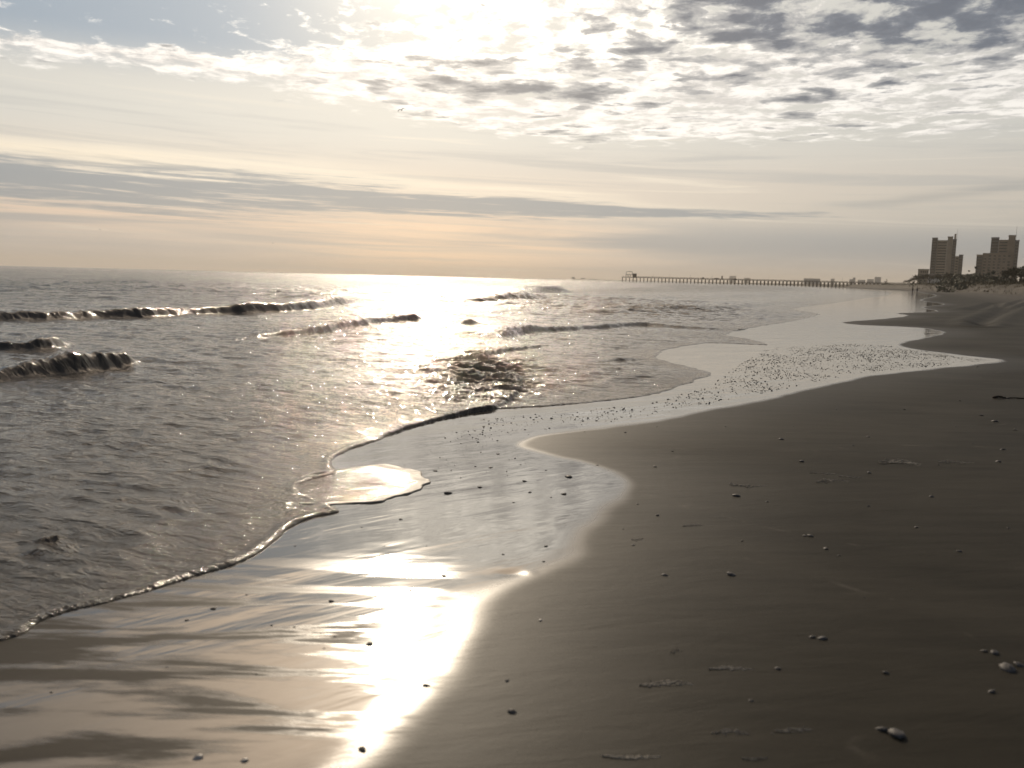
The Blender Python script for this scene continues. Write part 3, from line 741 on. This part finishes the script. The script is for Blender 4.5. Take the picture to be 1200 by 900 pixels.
mass(S, 1186.5, 1191.3, 281.5, 14, 12, RAIL, style='balcony')
xa = S.loc(1187, 320)[0]
MB().tube((xa, 20, S.loc(1187, 281)[1]), (xa, 20, S.loc(1187, 263.5)[1]), 0.2, 0.08).build('antenna', METAL, S.root)
mass(S, 1142.8, 1149.8, 299.3, 0, 13.9, CONC2, style='balcony')
mass(S, 1149.9, 1183.7, 297.6, 1.0, 12.9, CONC2, style='windows', bays=6)
S = Site('hotel', 1082, 900)
tag(S.root, 'low flat-roofed hotel beside the foot of the beige tower', 'hotel')
mass(S, 1075.7, 1088.4, 316.3, 0, 14, CONC, style='windows', bays=5)
def far_block(u0, u1, vt, Y, label, mat=PALE, step=None):
    S = Site('hotel_block', (u0+u1)/2, Y); tag(S.root, label, 'building', 'pale hotel blocks far down the coast')
    mass(S, u0, u1, vt, 0, 18, mat, cap=False)
    if step: mass(S, step[0], step[1], step[2], 2, 14, mat, name='roof_block', cap=False)
far_block(648, 655, 326.7, 4700, 'faint low block on the horizon, farthest left of all the far buildings')
far_block(670, 674, 324.6, 4700, 'faint slim tower on the horizon left of the pier end')
far_block(681, 686, 325.6, 4700, 'faint block on the horizon between slim tower and wide block')
far_block(689, 700, 326.8, 4700, 'faint wide low block on the horizon nearest the pier end')
far_block(855, 863, 323.4, 4500, 'pale square hotel block seen above the middle of the pier')
far_block(872.3, 879.7, 325.6, 4500, 'small pale block above the pier, right of the square one')
far_block(942.5, 961.8, 326.4, 2400, 'long pale low building above the shore part of the pier')
far_block(974, 978.6, 326.6, 3000, 'narrow pale block just right of the long low building')
far_block(996, 1002.8, 327.2, 2600, 'pale stepped block with a taller right end, past the pier', step=(999.8, 1002.9, 325.3))
far_block(1006, 1014.6, 328.0, 2600, 'low wide pale block between two taller far blocks')
far_block(1016.8, 1024.6, 327.2, 2600, 'pale flat block touching the tallest far block on its left')
far_block(1025.4, 1033, 324.6, 2600, 'tallest of the pale far blocks, left of the treeline')
def house(u, vt, Y, w, label, mat):
    S = Site('beach_house', u, Y); tag(S.root, label, 'house', 'beach houses behind the dune')
    H = S.loc(u, vt)[1]; S.root.location.z = 3.0
    wl = MB().box(-w/2, w/2, 0, 9, 0, H-2.2).build('wall', mat, S.root)
    MB().gable(-w/2-.6, w/2+.6, -.6, 9.6, H-2.197, H).build('roof', ROOF, S.root)
    for i in range(4):
        xx = -w/2+w*(i+.3)/4
        for z in (1.0, H-4.6):
            if z > 0.5: MB().box(xx, xx+w*0.1, -0.05, 0.05, z, z+1.4).build('window', GLASS, S.root)
house(1131, 321.5, 640, 10, 'pale gabled beach house right of the beige tower', PALE)
house(1139, 321.0, 560, 6, 'narrow beach house left of the brown tower', CONC2)
house(1096, 321.0, 760, 12, 'wide gabled beach house in front of the beige tower', PALE)

# ------------------------------------------------------------------ trees
def tree_proto(kind, seed):
    r_ = random.Random(seed); t = empty(kind, (0, 0, 0))
    b = MB()
    if kind == 'palm_tree':
        b.tube((0,0,-0.3), (0.15,0,3), .3, .24); b.tube((0.15,0,3), (0.3,0,6.2), .24, .2); b.build('trunk', BARK, t)
        c = MB()
        for i in range(22):
            a = r_.random()*6.28; e = r_.uniform(-.5, 1.1); L = r_.uniform(1.4, 2.1); p = Vector((0.3, 0, 6.2))
            d = Vector((math.cos(a)*math.cos(e), math.sin(a)*math.cos(e), math.sin(e)))
            for k in range(5):
                q = p+d*L/5; s = d.cross(Vector((0,0,1))).normalized()*(0.32-0.05*k); n = len(c.v)
                c.v += [tuple(p-s), tuple(p+s), tuple(q+s*.8-Vector((0,0,.06))), tuple(q-s*.8-Vector((0,0,.06)))]; c.f.append((n,n+1,n+2,n+3))
                p = q; d = (d+Vector((0,0,-.28))).normalized()
        c.build('crown', LEAF, t)
    else:
        b.tube((0,0,-0.3), (0.2,0.1,2.4), .28, .18); tips = []
        for i in range(7):
            a = i*0.9+r_.random(); q = Vector((math.cos(a)*r_.uniform(1,2.2)+.2, math.sin(a)*r_.uniform(1,2.2), r_.uniform(3.2, 5.2)))
            b.tube((0.2,0.1,r_.uniform(1.8,2.4)), q, .11, .04, 6); tips.append(q)
        b.build('trunk', BARK, t); c = MB()
        for i in range(900):
            q = r_.choice(tips) + Vector((r_.gauss(0,.62), r_.gauss(0,.62), r_.gauss(0.1,.42)))
            d = Vector((r_.gauss(0,1), r_.gauss(0,1), r_.gauss(0,1))).normalized()*r_.uniform(.10,.24); e = d.orthogonal()*r_.uniform(.5,1)
            n = len(c.v); c.v += [tuple(q-d), tuple(q+e), tuple(q+d), tuple(q-e)]; c.f.append((n,n+1,n+2,n+3))
        c.build('crown', LEAF, t)
    return t
TP = tree_proto('oak_tree', 3); PP = tree_proto('palm_tree', 5)
tlist = [(1064,327.5,900,'o'),(1072,324.5,760,'o'),(1079,322,600,'o'),(1090,321,560,'o'),(1103,320.5,520,'o'),(1109,319,560,'p'),(1114,321.5,500,'o'),(1121,320.0,480,'o'),
         (1127,322.5,460,'o'),(1133,321,470,'p'),(1140,319.5,500,'o'),(1146,322,420,'o'),(1153,323.5,400,'o'),(1162,324,380,'o'),(1171,323.5,360,'o'),(1180,319.5,330,'p'),
         (1186,316.5,320,'o'),(1192,315.5,300,'o'),(1197,312,290,'o'),(1203,311,290,'o'),(1211,310,280,'o')]
used_t = {'o': 0, 'p': 0}
for i, (u, v, Y, k) in enumerate(tlist):
    p = at(u, v, Y); zb = hgt(p.x, p.y)-0.1; h = p.z-zb; base = 5.9 if k == 'o' else 6.9; s_ = h/base
    src = TP if k == 'o' else PP
    t = src if used_t[k] == 0 else copy_tree(src)
    used_t[k] += 1
    t.location = (p.x, p.y, zb); t.rotation_euler[2] = i*1.3; w = max(s_, 0.75)*(1.25 if k == 'o' else 1.0); t.scale = (w, w, s_)
    if k == 'p': tag(t, ['palm standing before the beige tower', 'palm just right of the beige tower', 'palm in front of the right edge of the brown tower'][used_t['p']-1], 'palm', 'palms behind the dune')
    else:
        where = ('rightmost dark tree cut by the frame edge' if u > 1205 else 'dark tree at the right edge of the picture' if u > 1200 else 'tall dark tree near the right frame edge' if u > 1195 else
                 'dark tree right of the brown tower base' if u > 1190 else 'dark tree at the brown tower right corner' if u > 1184 else
                 'low dark bushy tree on the dune before the towers')
        tag(t, where, 'tree', 'trees behind the dune')
def woods():
    r_ = random.Random(4); c = MB()
    for i in range(2600):
        u = r_.uniform(1034, 1212); Y = r_.uniform(900, 1500) if u < 1068 else r_.uniform(560, 1000) if u < 1100 else r_.uniform(330, 620)
        p = at(u, 330, Y); zb = hgt(p.x, p.y)
        hh = 2.2 + 1.8*math.sin(u*0.31)+1.2*math.sin(u*0.83+1) + (1.5 if u > 1100 else 0.0)
        q = Vector((p.x, p.y, zb + abs(r_.gauss(0, .5))*max(hh, .8)))
        for j in range(2):
            d = Vector((r_.gauss(0,1), r_.gauss(0,1), r_.gauss(0,.7))).normalized()*r_.uniform(.3,.9); e = d.orthogonal()*r_.uniform(.5,1)
            qq = q+Vector((r_.gauss(0,.8), r_.gauss(0,.8), r_.gauss(0,.3)))
            n = len(c.v); c.v += [tuple(qq-d), tuple(qq+e), tuple(qq+d), tuple(qq-e)]; c.f.append((n,n+1,n+2,n+3))
    tag(c.build('scrub_undergrowth', LEAF), kind='stuff')
woods()
def dune_grass():
    r_ = random.Random(9); c = MB(); N = 5200
    GR = material('dune_grass', (0.095, 0.08, 0.045), 0.85, 0.2, 0.35, 0.7)
    for i in range(N):
        Y = 110*math.exp(r_.random()*1.6); off_ = r_.uniform(24, 48)**1.0
        x = coast(Y)+off_/0.9
        z0 = hgt(x, Y) if i % 4 == 0 else None
        if z0 is None: 
            x += r_.gauss(0,.6); Y += r_.gauss(0,.6)
            z0 = zprev
        zprev = z0
        for j in range(3):
            a = r_.random()*6.28; L = r_.uniform(.35,.9); w = .05; dx = math.cos(a); dy = math.sin(a)
            bx = x+r_.gauss(0,.2); by = Y+r_.gauss(0,.2); n = len(c.v)
            c.v += [(bx-dy*w,by+dx*w,z0-.1),(bx+dy*w,by-dx*w,z0-.1),(bx+dx*L*.4+dy*w*.6,by+dy*L*.4-dx*w*.6,z0+L*.8),(bx+dx*L*.4-dy*w*.6,by+dy*L*.4+dx*w*.6,z0+L*.8)]
            c.f.append((n,n+1,n+2,n+3))
    tag(c.build('grass', GR), kind='stuff')
dune_grass()

# ------------------------------------------------------------------ people far down the beach
def skin_mesh(name, joints, edges, mat, parent=None, sub=1):
    me = bpy.data.meshes.new(name); me.from_pydata([j[0] for j in joints], edges, []); me.materials.append(mat)
    o = bpy.data.objects.new(name, me); COL.objects.link(o)
    sv = me.skin_vertices.new(name='') if hasattr(me.skin_vertices, 'new') else None
    md = o.modifiers.new('Skin', 'SKIN'); md.use_smooth_shade = True
    if not me.skin_vertices:
        bpy.context.view_layer.objects.active = o
    lay = me.skin_vertices[0].data
    for i, j in enumerate(joints): lay[i].radius = j[1] if hasattr(j[1], '__len__') else (j[1], j[1])
    lay[0].use_root = True
    s_ = o.modifiers.new('Sub', 'SUBSURF'); s_.levels = sub; s_.render_levels = sub
    if parent: o.parent = parent
    return o
def person(u, v, rz, label, top, trousers, stride=0.22):
    p = on_sand(u, v); r = empty('person', p, rz)
    tag(r, label, 'person', None)
    J = [((0,0,.92),(.15,.11)), ((0,0,1.15),(.14,.10)), ((0,0,1.38),(.17,.10)), ((0,0,1.50),.055), ((0,.02,1.62),(.078,.095)), ((0,.02,1.72),(.06,.07)),
         ((.17,0,1.39),.06), ((.22,-.06,1.12),.045), ((.23,.06,.88),.035), ((.23,.10,.80),(.03,.04)),
         ((-.17,0,1.39),.06), ((-.22,.06,1.12),.045), ((-.23,-.04,.88),.035), ((-.23,-.06,.80),(.03,.04)),
         ((.09,0,.86),.095), ((.10,stride*.5,.48),.062), ((.10,stride*.3,.09),.045), ((.10,stride*.3+.15,.035),(.04,.03)),
         ((-.09,0,.86),.095), ((-.10,-stride*.2,.48),.062), ((-.10,-stride,.10),.045), ((-.10,-stride+.14,.035),(.04,.03))]
    E = [(0,1),(1,2),(2,3),(3,4),(4,5),(2,6),(6,7),(7,8),(8,9),(2,10),(10,11),(11,12),(12,13),(0,14),(14,15),(15,16),(16,17),(0,18),(18,19),(19,20),(20,21)]
    skin_mesh('body', J, E, SKIN, r)
    g = .022
    def grow(ids): return [(J[i][0], tuple(q+g for q in (J[i][1] if hasattr(J[i][1],'__len__') else (J[i][1],)*2))) for i in ids]
    ids = [0,1,2,6,7,8,10,11,12]; mp = {a: b for b, a in enumerate(ids)}
    skin_mesh('jacket', grow(ids), [(mp[a],mp[b]) for a, b in E if a in mp and b in mp], top, r)
    ids = [0,14,15,16,18,19,20]; mp = {a: b for b, a in enumerate(ids)}
    skin_mesh('trousers', grow(ids), [(mp[a],mp[b]) for a, b in E if a in mp and b in mp], trousers, r)
    h = bmesh.new(); bmesh.ops.create_uvsphere(h, u_segments=10, v_segments=8, radius=.1)
    for vv in h.verts: vv.co = Vector((vv.co.x*.92, vv.co.y*1.02-.02, vv.co.z*.9+1.70 if vv.co.z > -.04 else 1.66+vv.co.z*.4))
    me = bpy.data.meshes.new('hair'); h.to_mesh(me); me.materials.append(HAIR); o = bpy.data.objects.new('hair', me); COL.objects.link(o); o.parent = r
person(1069.3, 343.4, 0.5, 'person in grey top walking beside a taller companion at the far waterline', CLOTH_B, CLOTH_A)
person(1074.6, 343.3, 0.4, 'person in dark clothes walking on the dry side at the far waterline', CLOTH_A, CLOTH_A, 0.16)

# ------------------------------------------------------------------ gulls
def gull(u, v, Y, rz, span, label):
    p = at(u, v, Y); bm = bmesh.new()
    secs = [(-.30,.012,.0),(-.22,.03,.0),(-.08,.062,.0),(.06,.065,.005),(.17,.04,.02),(.22,.038,.028),(.26,.028,.028),(.31,.008,.02)]
    rings = []
    for y, r, z in secs: rings.append([bm.verts.new((r*math.cos(t)*1.0, y, z+r*.85*math.sin(t))) for t in [k*math.pi/4 for k in range(8)]])
    for a, b in zip(rings, rings[1:]):
        for k in range(8): bm.faces.new((a[k], a[(k+1)%8], b[(k+1)%8], b[k]))
    bm.faces.new(rings[0]); bm.faces.new(rings[-1][::-1])
    for s in (1, -1):       # wings grow out of the same mesh
        pts = [(.03,.10,-.10,.03),(.22,.15,-.06,.15),(.40,.10,-.06,.11),(.56,.0,-.09,.02),(.68,-.10,-.13,-.05)]
        prev = None
        for x, yl, yt, z in pts:
            x *= span/1.36
            c = [bm.verts.new((s*x, yl, z+.012)), bm.verts.new((s*x, yt, z+.004)), bm.verts.new((s*x, yt, z-.004)), bm.verts.new((s*x, yl, z-.012))]
            if prev:
                for k in range(4): bm.faces.new((prev[k], prev[(k+1)%4], c[(k+1)%4], c[k]))
            prev = c
        bm.faces.new(prev)
    bmesh.ops.recalc_face_normals(bm, faces=bm.faces)
    me = bpy.data.meshes.new('gull'); bm.to_mesh(me); me.materials.append(FEATH)
    o = bpy.data.objects.new('gull', me); COL.objects.link(o); o.location = p; o.rotation_euler = (0.1, 0.25, rz)
    tag(o, label, 'bird')
gull(470.5, 129, 130, 2.9, 1.3, 'gull gliding high over the sea just below the bright cloud edge')
gull(117, 269, 330, 1.0, 1.2, 'tiny far gull low over the sea at the left')
gull(320, 285, 420, 2.0, 1.2, 'tiny far gull just above the horizon left of the sun glitter')

# ------------------------------------------------------------------ shells, foam, stick
def shell_mesh(name, seed, mat, fan=True):
    """half of a bivalve: domed, ribbed, thin, with a hinge point"""
    r_ = random.Random(seed); bm = bmesh.new(); nu, nv = 14, 6; rows = []
    for j in range(nv+1):
        t = j/nv; row = []
        for i in range(nu):
            a = 2*math.pi*i/nu; rr = t*(1+.05*math.cos(a*7)*(t > .4)); k = 1-0.35*math.exp(-((a-math.pi*1.5)/.7)**2)*t
            row.append(bm.verts.new((rr*math.cos(a)*k*1.0, (rr*math.sin(a)+0.25*t)*.72, .42*math.sqrt(max(0, 1-t*t))*(1-.3*t) + r_.gauss(0,.012))))
        rows.append(row)
    for j in range(1, nv):
        for i in range(nu): bm.faces.new((rows[j][i], rows[j+1][i], rows[j+1][(i+1)%nu], rows[j][(i+1)%nu]))
    for v in rows[0][1:]: bm.verts.remove(v)
    for i in range(nu): bm.faces.new((rows[0][0], rows[1][i], rows[1][(i+1)%nu]))
    ed = [e for e in bm.edges if e.is_boundary]; g = bmesh.ops.extrude_edge_only(bm, edges=ed)
    for v in g['geom']:
        if isinstance(v, bmesh.types.BMVert): v.co.z -= .10; v.co.x *= .93; v.co.y *= .93
    bmesh.ops.recalc_face_normals(bm, faces=bm.faces)
    me = bpy.data.meshes.new(name); bm.to_mesh(me); me.materials.append(mat); me.shade_smooth(); bm.free(); return me
def lump_mesh(name, seed, mat):
    r_ = random.Random(seed); bm = bmesh.new(); bmesh.ops.create_icosphere(bm, subdivisions=2, radius=1)
    for v in bm.verts:
        n = 1+.22*math.sin(v.co.x*3+seed)+.18*math.sin(v.co.y*4+seed*2)+r_.gauss(0,.05)
        v.co = Vector((v.co.x*n, v.co.y*n*.6, v.co.z*n*.26))
    me = bpy.data.meshes.new(name); bm.to_mesh(me); me.materials.append(mat); me.shade_smooth(); bm.free(); return me
SH = [shell_mesh('shell', 1, SHELLM), shell_mesh('shell', 2, SHELLM)]; SHP = shell_mesh('shell', 3, SHELLP)
LU = [lump_mesh('pebble', s, SHELLM) for s in (1, 2, 3)]
def shell(u, v, wpx, label=None, kind='dark', seed=0, tilt=0.3):
    r_ = random.Random(int(u*7+v)); p = on_sand(u, v); d = (p-Vector((0,0,CAM_H))).length
    s_ = wpx*(0.5 if label else 0.4)*d/1000
    if kind == 'lump': me, nm = LU[int(u) % 3], 'pebble'
    elif kind == 'pale': me, nm = SHP, 'shell'
    else: me, nm = SH[int(u) % 2], 'shell'
    o = bpy.data.objects.new(nm, me); COL.objects.link(o); o.scale = (s_, s_, s_*r_.uniform(.8, 1.1))
    o.rotation_euler = (r_.uniform(-tilt, tilt), r_.uniform(-tilt, tilt), r_.uniform(-.6, .6) if kind == 'lump' else r_.random()*6.28); o.location = p + Vector((0, 0, s_*0.04))
    if label: tag(o, label, nm)
    elif kind == 'lump': tag(o, 'tiny dark pebble half sunk in the wet shining sand', 'pebble', 'tiny dark pebbles on the wet sand')
    else: tag(o, 'tiny dark shell lying on the smooth damp sand', 'shell', 'tiny dark shells on the damp sand')
    return o
shell(1048, 860, 24, 'largest shell, grey and glossy, on dark sand near the bottom right corner')
shell(1032, 855, 14, 'dark pebble touching the left side of the largest shell', 'lump')
shell(1183, 784, 20, 'brown ridged shell by the right edge, second largest')
shell(1196, 780, 12, 'dark pebble behind the brown ridged shell at the right edge', 'lump')
shell(1164, 765, 11, 'small black shell above the brown ridged shell')
shell(1154, 763, 8, 'black pebble just left of a small black shell near the right edge', 'lump')
shell(1161, 811, 10, 'flat dark pebble below the brown ridged shell at the right', 'lump')
shell(964, 749, 11, 'dark shell of a close pair in the middle of the dark sand')
shell(951, 747, 9, 'dark pebble on the left of a close pair mid sand', 'lump')
shell(1039, 789, 8, 'lone small shell with a pale tip between the pair and the brown shell')
shell(857, 674, 12, 'grey shell with a pale back in the middle of the dark sand')
shell(779, 674, 9, 'dark round shell left of the grey pale backed one')
shell(950, 628, 8, 'black shell at the right end of a touching couple'); shell(943, 628, 6, 'black pebble at the left end of a touching couple', 'lump')
shell(634, 727, 6, 'small white shell alone on the brown damp slope', 'pale')
shell(601, 834, 12, 'dark round shell low on the damp slope near the bottom')
shell(594, 798, 7, 'small dark shell with pale top above the round one near the bottom')
shell(500, 804, 9, 'dark flat pebble right of the bright sun patch', 'lump')
shell(425, 878, 13, 'broad flat shell at the bottom edge under the sun patch')
shell(231, 888, 12, 'pale flat shell at the bottom edge in the wet streaks', 'pale'); shell(286, 891, 9, 'small pale shell at the bottom edge, right of the flat one', 'pale')
shell(433, 755, 11, 'dark pebble standing out inside the bright sun patch', 'lump')
shell(389, 705, 7, 'small pointed dark pebble left of the sun patch top', 'lump')
shell(521, 675, 7, 'dark pebble at the upper right end of the sun patch', 'lump')
shell(1180, 467, 6, 'small dark shell by the driftwood stick')
for u, v, w in ((250,713,10),(289,697,5),(219,727,7),(318,733,5),(61,811,6),(195,782,4),(470,609,7),(424,618,4),(346,640,4),(667,559,14),(660,579,10),(615,564,9),(525,578,14),
                (510,552,8),(621,577,7),(637,658,6),(584,532,6),(590,650,5),(482,692,7),(497,692,5),(640,640,8),(540,560,4),(563,571,8),(392,746,5),(376,742,4),(457,690,4),
                (575,548,7),(640,551,4),(602,589,5),(646,583,4),(450,640,3),(500,640,3),(380,760,4),(300,790,4),(345,735,5)):
    shell(u, v, w, None, 'lump')
for u, v, w in ((767,547,7),(940,541,9),(1018,554,8),(863,581,12),(899,588,5),(1091,582,8),(1074,618,7),(1181,619,5),(1124,646,7),(983,651,6),(968,643,9),(870,634,5),(747,591,5),
                (771,604,7),(1018,593,6),(1175,527,7),(915,515,8),(1018,512,6),(788,529,5),(733,507,5),(911,784,9),(880,821,8),(742,639,6),(685,506,3),(770,500,3),(857,566,4),
                (1125,470,4),(1060,480,4),(1140,520,4),(1100,545,4),(850,500,4),(1170,541,8),(1190,504,6),(1150,487,7),(1165,494,9),(1120,500,4),(980,480,4),(1068,690,4),(823,693,3),
                (700,545,4),(730,620,4),(905,860,4),(1013,700,3),(720,720,3),(1145,430,5),(1085,430,3),(930,500,3),(1000,522,4)):
    shell(u, v, w)
def foam_patch(u, v, wpx, hpx, label, n=26, seed=0):
    """remnant of sea foam: many low bubbly crumbs that stick together"""
    r_ = random.Random(int(u+v*3)); bm = bmesh.new(); p = on_sand(u, v); d = (p-Vector((0,0,CAM_H))).length
    W = wpx*.5*d/1000; D_ = hpx*.5*d*d/1000/CAM_H
    n = int(n*wpx/9)
    for i in range(n):
        t = r_.uniform(-1, 1); y = r_.gauss(0,.34)*(1-abs(t)*.6) + .35*math.sin(t*2.1+u)
        rr = W*r_.uniform(.015,.05)*(1.1-abs(t)*.5)
        g = bmesh.ops.create_icosphere(bm, subdivisions=1, radius=1)
        qx = p.x+t*W; qy = p.y+y*D_
        for vv in g['verts']: vv.co = Vector((qx-p.x+vv.co.x*rr*1.8, qy-p.y+vv.co.y*rr*1.1, vv.co.z*.0022+.0008))
    me = bpy.data.meshes.new('foam_patch'); bm.to_mesh(me); me.materials.append(FOAMM); me.shade_smooth(); bm.free()
    o = bpy.data.objects.new('foam_patch', me); COL.objects.link(o); o.location = p
    tag(o, label, 'foam patch', 'dried foam patches on the dark sand')
for u, v, w, h, l in ((878,569,42,5,'bright foam patch on the dark sand, upper left of the group'),(975,564,38,6,'curved foam patch right of the brightest one'),(996,559,24,3,'thin foam streak slanting up from the curved patch'),
                      (965,555,28,2,'straight thin foam line above the curved patch'),(1064,543,60,8,'loose scatter of foam crumbs farthest right'),(1120,542,36,4,'faint foam crumbs beyond the loose scatter'),
                      (780,802,58,10,'wide foam patch low on the left of the dark sand'),(856,784,48,5,'slanting foam streak right of the wide patch'),(856,859,40,9,'ragged foam patch near the bottom centre'),
                      (740,887,62,5,'long foam streak along the bottom edge'),(885,889,28,5,'short foam streak at the bottom edge'),(811,616,24,3,'small foam smear below the brightest patch'),
                      (747,632,14,5,'tiny pale foam smear near the bright wet edge'),(792,764,14,8,'small faint foam smear above the wide low patch'),(930,856,40,6,'pale scattered foam left of the largest shell')):
    foam_patch(u, v, w, h, l)
def stick():
    p = on_sand(1184, 467); d = p.length; r = empty('driftwood_stick', p, -0.12); tag(r, 'dark forked driftwood stick lying on the sand near the right edge', 'driftwood')
    s_ = d/1000; m_ = MB(); pts = [(-17,.5),(-12,1.2),(-4,.6),(6,.9),(16,.5),(24,.8)]
    for (a, za), (b, zb_) in zip(pts, pts[1:]): m_.tube((a*s_, 0, za*s_), (b*s_, .01, zb_*s_), .9*s_ if a < -5 else .6*s_, .8*s_ if a < -10 else .5*s_, 7)
    m_.build('branch', BARK, r, True)
    MB().tube((-16*s_, 0, .6*s_), (-12*s_, -.03, 1.9*s_), 1.6*s_, 1.2*s_, 7).tube((-12*s_, -.03, 1.9*s_), (-9*s_, -.05, 2.4*s_), 1.2*s_, .3*s_, 7).build('knot', BARK, r, True)
stick()
def barrel(u, v, label):
    p = on_sand(u, v); r = empty('litter_barrel', p); tag(r, label, 'barrel', 'barrels at the foot of the dune')
    b = MB(); 
    for z0, z1, r0, r1 in ((0,.3,.27,.29),(.3,.33,.31,.31),(.33,.6,.29,.29),(.6,.63,.31,.31),(.63,.9,.29,.28)): b.tube((0,0,z0),(0,0,z1),r0,r1,14)
    b.build('drum', METAL, r); MB().tube((0,0,.9),(0,0,.94),.32,.3,14).build('lid', METAL, r)
barrel(1165, 342.2, 'dark litter barrel at the dune foot, left one of two'); barrel(1190, 342.8, 'dark litter barrel at the dune foot, right one of two')

# shell litter and froth crumbs lying in the thin water, past counting
def litter():
    poly = [(455,556),(500,520),(560,492),(640,484),(760,474),(835,449),(870,425),(900,408),(1000,403),(1050,406),(1160,422),(1100,429),(1000,439),(760,488),(640,504),(596,520),(640,540),(600,560),(540,560)]
    W = to_world(poly); mn = W.min(0); mx = W.max(0); r_ = np.random.default_rng(5)
    N = 60000; P = r_.random((N, 2))*(mx-mn)+mn
    k = inside(P[:,0], P[:,1], list(map(tuple, W))); P = P[k]
    dm = wet_d(P[:,0], P[:,1]); n = perlin(P[:,0]*1.2, P[:,1]*0.9)+.5
    cl = np.clip(n*1.1, .10, 1)*(0.35+0.65*sstep(7.0, 11.5, P[:,1]))*sstep(-0.1, 0.5, dm)
    k = r_.random(len(P)) < cl*0.9; P = P[k][:9000]
    bm = bmesh.new(); bmesh.ops.create_icosphere(bm, subdivisions=1, radius=1); bv = np.array([v.co for v in bm.verts]); bf = np.array([[v.index for v in f.verts] for f in bm.faces]); bm.free()
    H = sand_height(P[:,0], P[:,1], water_d(P[:,0], P[:,1]), wet_d(P[:,0], P[:,1]))
    n = len(P); s_ = (0.0028+0.0075*r_.random(n)**2.8)*(0.6+0.4*sstep(6, 11, P[:,1]))
    V = bv[None]*np.stack([s_*r_.uniform(.9,2.0,n), s_*r_.uniform(.6,1.0,n), s_*r_.uniform(.45,.9,n)], -1)[:,None,:]*(1+.25*r_.standard_normal((n, len(bv), 1)))
    V = V + np.stack([P[:,0], P[:,1], H+s_*.25], -1)[:,None,:]
    Fc = bf[None]+(np.arange(n)*len(bv))[:,None,None]
    me = bpy.data.meshes.new('shell_litter'); me.from_pydata(V.reshape(-1,3).tolist(), [], Fc.reshape(-1,3).tolist()); me.materials.append(LITTER)
    o = bpy.data.objects.new('shell_litter', me); COL.objects.link(o); tag(o, kind='stuff')
litter()
#PARTS_END

# ------------------------------------------------------------------ haze
def haze():
    mb = MB().box(-9500, 9500, -9500, 9500, -8, 95)
    mt = bpy.data.materials.new('haze'); mt.use_nodes = True; nt = mt.node_tree; nt.nodes.clear()
    pv = nt.nodes.new('ShaderNodeVolumePrincipled'); out = nt.nodes.new('ShaderNodeOutputMaterial')
    pv.inputs['Color'].default_value = (0.93, 0.86, 0.76, 1); pv.inputs['Density'].default_value = 0.00013
    pv.inputs['Anisotropy'].default_value = 0.3
    nt.links.new(pv.outputs[0], out.inputs['Volume'])
    o = mb.build('haze', mt); tag(o, kind='stuff')
HAZE = True
if HAZE: haze()
